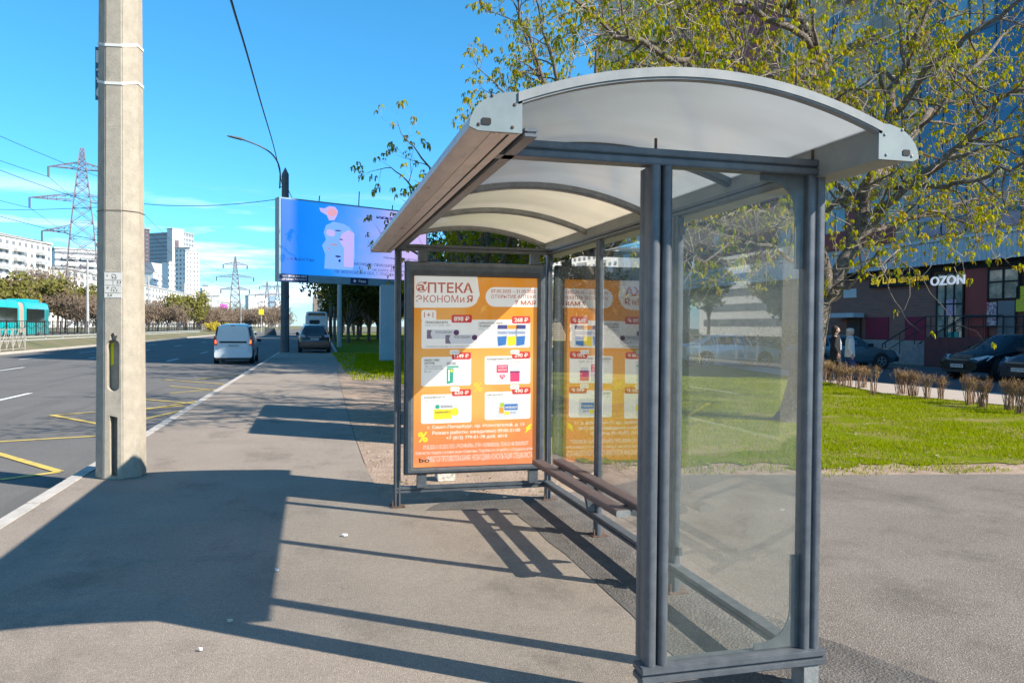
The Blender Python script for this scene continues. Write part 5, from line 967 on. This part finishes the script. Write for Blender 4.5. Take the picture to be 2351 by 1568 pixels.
# ---------------------------------------------------------------- pylons
steel = mat('pylon_steel', (.16,.13,.14), (.2,.18,.2), .2, rough=.7, metal=.3)
def pylon(label, X, Y, h_, rot, rb, base=.3, group='lattice power pylons', ln=.09):
    root = thing('power_pylon', label, 'pylon', (X,Y,base), rot, group); mb = MB()
    def hw(z): return rb*(1-z/h_*.8) if z < h_*.55 else rb*(.56-.5*(z/h_-.55)/.45)
    zs = [0]; 
    while zs[-1] < h_*.95: zs.append(zs[-1]+max(hw(zs[-1])*1.5, .9))
    zs[-1] = h_*.97
    for i in range(len(zs)-1):
        z0, z1 = zs[i], zs[i+1]; A0, A1 = hw(z0), hw(z1); c0 = [(-A0,-A0),(A0,-A0),(A0,A0),(-A0,A0)]; c1 = [(-A1,-A1),(A1,-A1),(A1,A1),(-A1,A1)]
        for k in range(4):
            j = (k+1) % 4; mb.bar((*c0[k],z0),(*c1[k],z1),ln*1.3,ln*1.3); mb.bar((*c0[k],z0),(*c1[j],z1),ln*.8,ln*.8); mb.bar((*c0[j],z0),(*c1[k],z1),ln*.8,ln*.8); mb.bar((*c1[k],z1),(*c1[j],z1),ln*.7,ln*.7)
    mb.build('tower', steel, root, world=False); tips = []
    for f, L_ in ((.86,h_*.155),(.69,h_*.24),(.52,h_*.185)):
        z_ = h_*f; A_ = hw(z_)
        for s in (1,-1):
            m2 = MB(); tip = Vector((s*L_,0,z_)); tips.append((s, tip+Vector((0,0,-h_*.055))))
            for q in (1,-1): m2.bar((s*A_,q*A_,z_),tip,ln,ln); m2.bar((s*A_*.9,q*A_*.8,z_+h_*.035),tip,ln,ln)
            for k in range(1,5): x_ = A_+(L_-A_)*k/5; yy = A_*(1-k/5); zt = h_*.035*(1-k/5); m2.bar((s*x_,yy,z_),(s*x_,yy,z_+zt),ln*.6,ln*.6); m2.bar((s*x_,yy,z_),(s*(x_-(L_-A_)/5),A_*(1-(k-1)/5),z_+h_*.035*(1-(k-1)/5)),ln*.6,ln*.6); m2.bar((s*x_,-yy,z_),(s*x_,yy,z_),ln*.6,ln*.6)
            m2.build('cross_arm', steel, root, world=False)
            MB().tube([tip, tip+Vector((0,0,-h_*.055))], ln*1.4, 6).build('insulator', mat('insulator_glass', (.1,.13,.15), rough=.4), root, world=False)
    return root, tips
px1 = at(189,740,200); p1_, tp1 = pylon('near lattice pylon with three crossarms beside the concrete post', px1.x, 200, 43, radians(14), 4.2, ln=.16)
px2 = at(540,740,470); p2_, tp2 = pylon('middle-distance lattice pylon over the shopping hall', px2.x, 470, 41.5, radians(8), 3.6, ln=.26)
for u, Y, k, h_ in ((613,720,0,41),(637,740,1,42)): pylon(['far faint pylon left of the dark lamp post','far faint pylon touching the dark lamp post'][k], at(u,740,Y).x, Y, h_, 0, 3.6, ln=.3)
def wp_(root, tip): return Matrix.Rotation(root.rotation_euler.z, 4, 'Z') @ tip + Vector(root.location)
for k, ((s, a), (s2, b_)) in enumerate(zip(tp1, tp2)):
    A_ = wp_(p1_, a); cable('power line strung between the two nearer pylons', [A_, wp_(p2_, b_)], .05, 9, 'power lines'); D_ = (A_-wp_(p2_, b_)).normalized()
    cable('power line running from the near pylon out of the left edge', [A_, A_+D_*150+Vector((-28,0,9))], .05, 3, 'power lines')
# ---------------------------------------------------------------- city beyond the tramway
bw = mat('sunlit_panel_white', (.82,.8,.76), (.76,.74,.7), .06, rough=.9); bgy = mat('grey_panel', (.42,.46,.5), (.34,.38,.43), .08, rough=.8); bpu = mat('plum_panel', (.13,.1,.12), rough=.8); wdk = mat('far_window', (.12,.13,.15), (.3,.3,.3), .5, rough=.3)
def block(label, u0, v0, u1, v1, H_, thick, m_, rows, cols, ww=1.5, wh=1.4, cat_='building', side=None, base=.3, extra=None, cap=100, recess=None):
    """a slab whose roof line runs from pixel (u0,v0) to (u1,v1) when it is H_ high; its depth follows from that height"""
    def dep(u, v):
        d = ray(u, v); return (H_+base-H)/d.z
    A_ = ray(u0, v0)*dep(u0, v0); B_ = ray(u1, v1)*dep(u1, v1); A_.z = B_.z = 0; L_ = (B_-A_).length; an = atan2(B_.y-A_.y, B_.x-A_.x)
    root = thing('apartment_block', label, cat_, (A_.x, A_.y, base), an)
    MB().box((0,0,-1),(L_,thick,H_)).build('wall', m_, root, world=False); MB().box((-.4,-.4,H_),(L_+.4,thick+.4,H_+.7)).build('roof', mat('roof_edge', (.4,.4,.4), rough=.9), root, world=False)
    tot = rows*cols; i_ = 0; rest = MB(); base_o = None; st_ = max(1, tot//cap) if tot > cap else 1
    for r_i in range(rows):
        for c_i in range(cols):
            x_ = L_*(c_i+.5)/cols; z_ = H_*(rows-r_i-.3)/rows-1.2
            if i_ < cap:
                if base_o is None: base_o = MB().box((-ww/2,-.12,0),(ww/2,.1,wh)).build('window', wdk, root, world=False); o = base_o
                else: o = base_o.copy(); COL.objects.link(o); o.parent = root
                o.location = (x_,0,z_)
            else: rest.box((x_-ww/2,-.12,z_),(x_+ww/2,.1,z_+wh))
            i_ += 1
    if rest.v: rest.build('windows', wdk, root, world=False, kind='stuff')
    if extra: extra(root, L_, thick, H_)
    return root
def balc(cols_, m_):
    def f(root, L_, th_, H_):
        for c_ in cols_:
            x_ = L_*c_; k = int(H_//2.9)
            for j in range(1, k): MB().box((x_-2.6,-1.1,j*2.9-.2),(x_+2.6,-.02,j*2.9+.85)).build('balcony', m_, root, world=False)
    return f
glz = mat('balcony_glazing', (.25,.27,.28), (.45,.44,.42), .6, rough=.4)
block('long white nine-storey slab at the far left edge', -110, 519, 118, 563, 27, 13, bw, 9, 15, 1.5, 1.2, extra=balc((.2,.45,.62,.86), glz))
block('white slab rising behind the near pylon, left of the concrete post', 126, 571, 232, 577, 33, 14, bw, 11, 11, 1.5, 1.2, extra=balc((.3,.7), glz))
block('long low white slab running behind the tramway trees on both sides of the concrete post', 150, 617, 528, 697, 20, 12, bw, 7, 60, 3.6, 1.5, extra=None)
block('dark grey block with a pale edge just left of the concrete post', 222, 559, 262, 561, 40, 18, bgy, 13, 5)
block('plum and white tower just right of the concrete post', 322, 526, 342, 527, 70, 7, bpu, 24, 2, 2, 1)
block('grey glass tower between the two plum towers', 342, 538, 404, 534, 84, 8, bgy, 24, 9, 3.4, 1.8)
block('white tower with a plum stripe in the middle of the group', 396, 526, 422, 529, 72, 7, bw, 3, 3, 1, 1, extra=lambda r_, L_, t_, H_: MB().box((L_*.2,-.3,14),(L_*.55,-.02,H_-8)).build('stripe', bpu, r_, world=False))
block('grey and white tower with a glass corner right of the striped one', 420, 534, 445, 540, 76, 4, bgy, 20, 4, 3, 2)
block('stepped white tower, its upper step', 402, 571, 436, 570, 50, 5, bw, 17, 4, 1.2, 1.2); block('stepped white tower, its main step beside the open sky', 426, 576, 458, 578, 48, 3, bw, 17, 4, 1.0, 1.1)
block('low white block with a mansard roof below the towers', 352, 626, 424, 634, 36, 10, bw, 10, 10, 1.6, 1.4, extra=lambda r_, L_, t_, H_: MB().prism([(0,H_+.7),(t_,H_+.7),(t_*.7,H_+7),(t_*.3,H_+7)], 'x', 2, L_-2).build('mansard', mat('slate_roof', (.3,.33,.38), rough=.8), r_, world=False))
block('white stepped block under the striped tower', 385, 602, 415, 605, 42, 5, bw, 12, 5, 1.2, 1.2)
block('shaded side of a white tower, its shade put in as grey, right of the stepped tower', 460, 664, 478, 661, 40, 14, bgy, 13, 3, 2.6, 1.8); block('white tower joined to the grey side', 478, 656, 502, 660, 41, 6, bw, 13, 4, 3, 1.8)  # separate grey block paints the shade on the white tower's left side
block('pale low group of flats behind the magenta sign', 503, 680, 532, 684, 30, 14, bw, 10, 7); block('pale tower left of the dark post', 563, 680, 582, 678, 36, 16, bw, 12, 4); block('blue grey tower left of the dark post', 582, 680, 604, 679, 36, 16, mat('blue_grey_panel', (.16,.25,.34), rough=.7), 12, 6); block('banded pale flats beside the dark post', 604, 678, 641, 690, 36, 16, bw, 12, 9)
block('tall pale towers seen right of the dark post', 728, 669, 744, 669, 60, 20, bgy, 16, 3); block('lower tan tower right of the dark post', 744, 684, 757, 686, 50, 20, mat('tan_panel', (.4,.3,.24), rough=.9), 14, 3)
block('grey shopping hall beyond the tramway', 458, 704, 506, 708, 13, 40, mat('dark_grey_hall', (.17,.17,.18), (.22,.21,.2), .1, rough=.7), 1, 3, 8, 2)
def mag(root, L_, t_, H_):
    MB().box((-4,-2,H_-6),(10,-1,H_+3)).build('roof_sign', mat('magenta_sign', (.6,.08,.5), rough=.5), root, world=False)
block('white shopping hall with a magenta roof sign', 505, 708, 556, 712, 13, 40, bw, 1, 4, 3, 3, extra=mag)
bwl = thing('apartment_block', 'white slab across the street, left of the picture, mirrored in the shelter glass', 'building', (-75,10,.3)); MB().box((-90,-20,0),(-75,150,26)).build('wall', bw, bwl)
for k in range(8):
    MB().box((-75.0,-18,2.2+k*2.9),(-74.9,148,3.6+k*2.9)).build('window_band', wdk, bwl)
# ---------------------------------------------------------------- fences
blackp = mat('black_fence_paint', (.018,.02,.022), rough=.6); greyp = mat('beige_fence_paint', (.4,.37,.34), (.3,.27,.24), 2, rough=.7)
def fence(name, label, pts, h_, m_, gap, style, npost):
    root = thing(name, label, 'fence', pts[0]); lat = MB()
    for i in range(len(pts)-1):
        a, b_ = Vector(pts[i]), Vector(pts[i+1]); L_ = (b_-a).length; k = max(1, round(L_/gap))
        for z_ in (.1, h_-.04): m2 = MB(); m2.bar(a+Vector((0,0,z_)), b_+Vector((0,0,z_)), .045, .045); m2.build('rail', m_, root)
        for j in range(k+(i == len(pts)-2)):
            p = a.lerp(b_, j/k); m2 = MB(); m2.box((p.x-.04,p.y-.04,p.z-.1),(p.x+.04,p.y+.04,p.z+h_+.03)); m2.build('post', m_, root)
            q = a.lerp(b_, (j+1)/k)
            if j == k: continue
            if style == 'x':
                for t0, t1 in ((0,.5),(.5,1)):
                    P0, P1 = p.lerp(q, t0), p.lerp(q, t1); lat.bar(P0+Vector((0,0,.12)), P1+Vector((0,0,h_-.06)), .03, .03); lat.bar(P1+Vector((0,0,.12)), P0+Vector((0,0,h_-.06)), .03, .03)
                m_2 = p.lerp(q,.5); lat.bar(m_2+Vector((0,0,.1)), m_2+Vector((0,0,h_-.05)), .03, .03)
            else:
                for t0 in (.25,.5,.75):
                    m_2 = p.lerp(q,t0); lat.bar(m_2+Vector((0,0,.1)), m_2+Vector((0,0,h_-.05)), .025, .025)
                lat.bar(p+Vector((0,0,h_*.72)), p.lerp(q,.5)+Vector((0,0,h_*.45)), .025, .025); lat.bar(q+Vector((0,0,h_*.72)), p.lerp(q,.5)+Vector((0,0,h_*.45)), .025, .025)
    lat.build('lattice', m_, root)
fence('road_fence', 'pale beige criss-cross fence at the kerb on the left edge', [(lx(36)-.55,36,-.03),(lx(56)-.55,56,-.03)], 1.35, greyp, 2.0, 'x', 0)
fence('tramway_fence', 'long black railing along the tramway bank', [(lx(50)-3.5,50,.72),(lx(100)-3.5,100,.72),(lx(150)-3.5,150,.72)], 1.15, blackp, 1.9, 'v', 0)
fence('tramway_fence', 'pale beige railing going on beyond the black one', [(lx(152)-3.4,152,.72),(lx(240)-3.0,240,.72)], 1.15, greyp, 2.6, 'v', 0)
rl = thing('guard_rail', 'low white guard rail in the shade below the black railing', 'rail', (lx(45)-2.0,45,.3)); 
for z_ in (.42,.2): MB().bar((lx(45)-2.1,45,.3+z_),(lx(140)-2.1,140,.3+z_),.05,.08).build('rail', mat('rail_pale', (.4,.42,.42), rough=.6), rl)
for k in range(24): MB().box((lx(45+k*4)-2.2,45+k*4,.05),(lx(45+k*4)-2.12,45.1+k*4,.75)).build('post', MATS['rail_pale'], rl)
# ---------------------------------------------------------------- far trees
bare = leafmat('bare_brown_twigs', [(.2,.15,.11),(.15,.115,.09),(.26,.2,.15)], .2); olive = leafmat('budding_olive_crown', [(.17,.18,.04),(.23,.22,.06),(.13,.13,.04),(.2,.15,.08)], .35); dkg = leafmat('dark_spring_crown', [(.07,.08,.015),(.13,.13,.025),(.05,.055,.015),(.16,.14,.04)], .35); yel = leafmat('forsythia_yellow', [(.42,.33,.04),(.5,.4,.06)], .4)
def far_tree(label, X, Y, h_, R_, m_, n_, seed, base=.38, group='trees beyond the tramway', sl=.5, ttop=.3, name='tree', cat_='tree', trunk=True, flat=1):
    rr_ = random.Random(seed); root = thing(name, label, cat_, (X,Y,base), 0, group); tr_, cr_ = MB(), MB(); tr_.nofix = cr_.nofix = 1
    zt = h_*ttop; r0 = max(.12, h_*.022)
    if trunk:
        tr_.tube([(X,Y,base-.1),(X+rr_.uniform(-.1,.1),Y,base+zt),(X,Y,base+h_*.8)], [r0,r0*.75,.04], 6)
    lobes = []
    for k in range(11):
        a = rr_.uniform(0,6.28); q = rr_.uniform(.2,.8)*R_; zc = base+zt+(h_-zt)*rr_.uniform(.25,.85); c = Vector((X+cos(a)*q, Y+sin(a)*q, zc)); lobes.append((c, R_*rr_.uniform(.3,.5)))
        tr_.tube([(X,Y,base+zt*rr_.uniform(.8,1.5)), (Vector((X,Y,base+zt))+c)/2+Vector((0,0,.3)), c], [r0*.5,r0*.3,.03], 4)
    for k in range(n_):
        c, R2 = rr_.choice(lobes); d = Vector((rr_.gauss(0,1),rr_.gauss(0,1),rr_.gauss(0,1)*flat)).normalized()*R2*rr_.random()**.5; p = c+d
        if p.z < base+.15: p.z = base+.15+rr_.random()*.4
        v = (Vector((rr_.gauss(0,.6),rr_.gauss(0,.6),rr_.gauss(.5,.5)))).normalized()*sl*rr_.uniform(.5,1.2); w2 = v.orthogonal().normalized()*sl*(.1 if m_ is bare else .3)
        i = len(cr_.v); cr_.v += [tuple(p-w2), tuple(p+w2), tuple(p+v)]; cr_.f.append((i,i+1,i+2)); cr_.mi.append(0)
    tr_.build('trunk', bark, root); cr_.build('crown', m_, root); return root
R2 = random.Random(21)
desc = ['olive budding', 'brown twiggy', 'bare', 'pale brown']
spec_ = [(10,642,115,4.6,0),(40,650,130,4.5,0),(72,676,120,4,1),(105,612,135,5.5,2),(132,618,140,5,2),(150,650,125,4.2,0),(178,668,130,4.2,0),(196,680,120,4,1),(221,690,128,4,1),(342,700,150,4,1),(362,690,160,4.5,2),(385,704,150,4,1),(408,694,165,4.5,0),(428,672,158,4.6,0),(446,690,170,4.5,1),(468,716,175,4.2,1),(490,722,180,4,1),(508,722,185,4,1),(245,690,125,4,1),(-15,650,120,5,1)]
for k, (u, vt, Y, R_, kd) in enumerate(spec_):
    tpz = at(u, vt, Y).z; far_tree(f'{["olive budding","brown twiggy","tall bare"][kd]} tree beyond the tramway, {["at the far left edge","behind the turquoise bus","just left of the concrete post","just right of the concrete post","before the white slab","before the shopping halls"][0 if u < 50 else 1 if u < 120 else 2 if u < 260 else 3 if u < 395 else 4 if u < 455 else 5]}', at(u,740,Y).x, Y, tpz-.38, R_, (olive, bare, bare)[kd], 2100 if kd else 1900, 100+k, sl=.65, ttop=.28)
for k in range(17): far_tree('budding tree across the street, left of the picture and mirrored in the shelter glass', -47-R2.uniform(0,9), 2+k*6.8, R2.uniform(9,13), 5, (olive, bare)[k % 2], 1500, 150+k, sl=.75, ttop=.2)
for k, (u, Y) in enumerate(((482,150),(522,160),(498,155))): far_tree('low yellow flowering bush behind the beige railing', at(u,740,Y).x, Y, 1.5, 1.4, yel, 200, 200+k, group='yellow bushes', sl=.5, ttop=.1, name='bush', cat_='bush')
for k in range(16):
    u = 508+k*9+R2.uniform(-3,3); Y = R2.uniform(300,420); far_tree('bare wood edge tree on the horizon left of the dark lamp post' if u < 640 else 'bare tree on the horizon right of the dark lamp post', at(u,740,Y).x, Y, R2.uniform(6,8.5), 7, bare, 900, 300+k, group='horizon trees', sl=1.6)
for k, (u, Y, h_, R_) in enumerate(((800,78,9,4),(822,92,9.5,4.5),(846,84,10,4.6),(868,100,10,5),(884,88,10,5),(905,75,11,5),(785,120,9,4),(828,125,10,5),(812,140,10,5))):
    far_tree(f'dark chestnut in the far lawn under the billboard, {["nearest to the pale post","second from the pale post","in the middle of the gap","behind the middle one","next to the billboard post","hidden by the billboard post","far back beside the kerb","far back in the middle","farthest back"][k]}', at(u,780,Y).x, Y, h_, R_, dkg, 4200, 400+k, base=0, group='chestnuts in the far lawn', sl=.42, ttop=.16)
for k in range(7): far_tree('spring tree closing the view at the far end of the lawn', at(790+k*20,780,175+6*k).x, 175+6*k, R2.uniform(10,13), 7, (dkg, olive)[k % 2], 1600, 450+k, base=0, group='trees at the far end of the lawn', sl=1.0, ttop=.12)
b2 = thing('apartment_block', 'beige block standing beyond the far end of the tall building', 'building', (36,112,0)); MB().box((22,98,0),(48,130,27)).build('wall', beige, b2)
for i in range(6):
    for j in range(8): MB().box((23+i*3.9,97.88,2.5+j*3),(25+i*3.9,98.04,4.1+j*3)).build('window', wdk, b2)
for k, (x_, y_) in enumerate(((13,58),(16,66),(20,60),(24,70),(13,74),(18,82),(26,84),(11,52))): far_tree('dark spring tree between the verge and the tall building, seen through the shelter glass', x_, y_, R2.uniform(7,10), 4.2, (dkg, olive)[k % 2], 2200, 470+k, base=0, group='trees seen through the shelter glass', sl=.45, ttop=.14)
for k in range(9): far_tree('leafless dark shrub at the foot of the tall building', 28.0, 38+k*4.2, 1.8, 1.6, dkg if k % 2 else bare, 700, 490+k, base=0, group='shrubs at the foot of the building', sl=.25, ttop=.1, name='bush', cat_='bush')
# yellow road sign, road barriers
ysn = at(600,720,150); rs_ = thing('road_sign', 'small square yellow road sign on a thin pole in the distance', 'sign', (ysn.x,150,.3)); MB().tube([(ysn.x,150,.3),(ysn.x,150,5.4)], .06, 6).build('pole', lpale, rs_); MB().box((ysn.x-.45,149.9,3.6),(ysn.x+.45,149.95,4.6)).build('board', mat('notice_yellow', ()), rs_) if 0 else MB().box((ysn.x-.45,149.86,3.6),(ysn.x+.45,149.92,4.6)).build('board', MATS['notice_yellow'], rs_)
rb_ = gr(620,754,-.16); bar_ = MB(); q = at(620,752,150); bar_.prism([(q.x-1.0,-.16),(q.x+1.2,-.16),(q.x+.8,1.2),(q.x-.9,1.2)], 'y', 150, 150.6); o = bar_.build('road_barrier', mat('barrier_grey', (.06,.07,.08), rough=.7)); o['label'] = 'dark road barrier standing on the far carriageway'; o['category'] = 'barrier'
# ---------------------------------------------------------------- hedge, grass, small things
stemM = leafmat('bare_hedge_stems', [(.3,.2,.13),(.24,.15,.11),(.36,.25,.15)], .1); budM = leafmat('hedge_buds', [(.4,.28,.1),(.32,.24,.08),(.45,.3,.15),(.25,.24,.05)], .3)
hs_ = [(235,760,1.0),(300,775,1.1),(370,795,1.1),(440,800,1.0),(500,805,.8),(560,815,.9),(640,835,1.0),(700,830,.9),(800,905,1.15),(1060,895,1.0),(1110,895,.9),(1190,915,1.0),(1225,915,.9),(1350,950,.9),(1490,950,.85),(1760,1005,1.0),(1800,1000,.9),(1900,1030,.95),(1940,1035,.85),(2170,1065,1.0),(2210,1065,1.0),(2295,1100,1.0),(2345,1100,1.0)]
for k, (cx0, cy0, sc_) in enumerate(hs_):
    p = gr((2200+cx0/3.726)*.8305, (850+cy0/3.726)*.8305); rr_ = random.Random(500+k)
    root = thing('hedge_shrub', f'bare clipped hedge shrub at the lawn edge, {["beside the chestnut trunk","in front of the walkers","right of the walkers","standing with gaps in the middle","toward the right edge","at the right edge"][0 if k < 2 else 1 if k < 5 else 2 if k < 9 else 3 if k < 15 else 4 if k < 19 else 5]}', 'shrub', tuple(p), 0, 'clipped shrubs of the hedge')
    sm_, bu_ = MB(), MB(); bu_.nofix = 1
    for j in range(15):
        a = rr_.uniform(0,6.28); r1 = rr_.uniform(.0,.08); r2 = rr_.uniform(.05,.24)*sc_; hh = .6*sc_*rr_.uniform(.85,1.1); b0_ = p+Vector((cos(a)*r1,sin(a)*r1,-.02)); m_ = p+Vector((cos(a)*r2*.5,sin(a)*r2*.5,hh*.55)); t_ = p+Vector((cos(a+.3)*r2,sin(a+.3)*r2,hh)); sm_.tube([b0_,m_,t_], [.009,.007,.004], 3)
        for q in range(3):
            e_ = m_.lerp(t_, rr_.uniform(.1,.9)); sm_.tube([e_, e_+Vector((rr_.gauss(0,.06),rr_.gauss(0,.06),.13))], [.005,.002], 3)
        for q in range(14):
            e_ = m_.lerp(t_, rr_.uniform(.35,1.05))+Vector((rr_.gauss(0,.035),rr_.gauss(0,.035),rr_.gauss(0,.03))); v = Vector((rr_.gauss(0,.4),rr_.gauss(0,.4),1)).normalized()*.045; w2 = v.orthogonal().normalized()*.012; i = len(bu_.v); bu_.v += [tuple(e_-w2),tuple(e_+w2),tuple(e_+v)]; bu_.f.append((i,i+1,i+2)); bu_.mi.append(0)
    sm_.build('stems', stemM, root); bu_.build('buds', budM, root)
def inside(p, poly):
    c = False; j = len(poly)-1
    for i in range(len(poly)):
        if (poly[i][1] > p[1]) != (poly[j][1] > p[1]) and p[0] < (poly[j][0]-poly[i][0])*(p[1]-poly[i][1])/(poly[j][1]-poly[i][1])+poly[i][0]: c = not c
        j = i
    return c
gb = MB(); gb.nofix = 1; rg = random.Random(77)
def blade(x, y, h_, w_):
    a = rg.random()*6.28; dx, dy = cos(a)*w_, sin(a)*w_; lx_, ly_ = rg.gauss(0,h_*.35), rg.gauss(0,h_*.35); i = len(gb.v); gb.v += [(x-dx,y-dy,0),(x+dx,y+dy,0),(x+lx_,y+ly_,h_)]; gb.f.append((i,i+1,i+2)); gb.mi.append(0)
cnt = 0
while cnt < 120000:
    Y = 7.3+16*rg.random()**1.6; X = rg.uniform(2.5,15.6)
    if not inside((X,Y), lawn) and not (inside((X,Y-.45), lawn) is False and inside((X,Y+.55), lawn) and rg.random() < .3): continue
    dn = mnoise.noise(Vector((X*.9,Y*.9,3)))*.5+.5
    if rg.random() > (dn-.27)*2.2: continue
    s = .7+.03*Y; blade(X, Y, rg.uniform(.025,.065)*s, .0045*s*1.3); cnt += 1
for k in range(22000):
    Y = 24+25*rg.random(); X = rg.uniform(.9,6)
    if inside((X,Y), lawn) or (Y < 50 and X > 1.2 and rg.random() < .5): blade(X, Y, rg.uniform(.05,.12), .016)
grassM = leafmat('grass_blades', [(.24,.31,.001),(.32,.38,.002),(.16,.22,.001),(.4,.38,.02)], .45)
go = gb.build('grass', grassM, kind='stuff'); go['label'] = 'short bright spring grass on the lawn'; go['category'] = 'grass'
# dry leaves and litter on the soil
lt = MB(); lt.nofix = 1
for k in range(2600):
    X = rg.uniform(.7,12); Y = rg.uniform(7.4,20)
    if not inside((X,Y), dirt): continue
    a = rg.random()*6.28; s = rg.uniform(.012,.035); i = len(lt.v); lt.v += [(X+cos(a+q)*s*(.5 if q % 2 else 1), Y+sin(a+q)*s, .012+rg.random()*.012) for q in (0,1.57,3.14,4.71)]; lt.f.append((i,i+1,i+2,i+3)); lt.mi.append(0)
lo_ = lt.build('leaf_litter', leafmat('dry_leaf_litter', [(.42,.3,.18),(.3,.2,.12),(.55,.48,.38)], .1), kind='stuff'); lo_['label'] = 'scattered dry leaves and scraps on the bare soil'; lo_['category'] = 'leaf litter'
gv = MB(); gv.nofix = 1
for k in range(5000):
    X = rg.uniform(.8,6); Y = rg.uniform(.5,7.4)
    ok_ = (1.85 < X < 2.4 and Y > 2.7)
    if not ok_: continue
    s = rg.uniform(.002,.006); gv.cbox((X,Y,s*.5), (s*2,s*1.6,s*1.3))
gv.build('gravel_crumbs', mat('grey_gravel', (.1,.09,.08), (.2,.18,.16), 30, rough=.95), kind='stuff')
def scrap(label, u, v, s, m_=white):
    p = gr(u, v); rr_ = random.Random(int(u+v)); mb = MB(); mb.loft([[(p.x+cos(k/7*6.28)*s*rr_.uniform(.6,1), p.y+sin(k/7*6.28)*s*rr_.uniform(.4,.8), z_+rr_.uniform(0,.004)) for k in range(7)] for z_ in (.006,.018)]); o = mb.build('paper_scrap', m_); o['label'] = label; o['category'] = 'litter'; o['group'] = 'paper scraps'
scrap('crumpled white scrap on the pavement left of the bench shadow', 791, 1231, .03); scrap('small white scrap near the edge of the roof shadow', 636, 1312, .016); scrap('pale stub lying below the corner of the roof shadow', 528, 1429, .02, mat('cardboard', (.5,.45,.35), rough=.9)); scrap('tiny pale scrap lower on the sunny pavement', 460, 1495, .012)
p = gr(1026,1104); cb_ = MB(); cb_.prism(rrect(p.x-.1,0,p.x+.09,.13,.02,3), 'y', p.y, p.y+.2); o = cb_.build('concrete_lump', mat('whitewashed_concrete', (.6,.57,.52), (.3,.27,.24), 18, rough=.9, contrast=(.5,.62), bump=.4)); o['label'] = 'small whitewashed concrete block on the soil behind the poster'; o['category'] = 'concrete block'
# two advertising kiosks hidden behind the poster; their shadows fall across the pavement
for k, (y0, y1) in enumerate(((10.55,12.45),(12.85,15.0))):
    o = thing('advertising_kiosk', 'grey advertising kiosk standing behind the poster, ' + ('the nearer of the two' if k == 0 else 'the farther of the two'), 'kiosk', (1.88,(y0+y1)/2,0), 0, 'kiosks behind the shelter')
    MB().box((1.83,y0,.0),(1.93,y1,2.5)).build('cabinet', metal, o)
_fo_rm = 1
bpy.data.objects.remove(_fo)
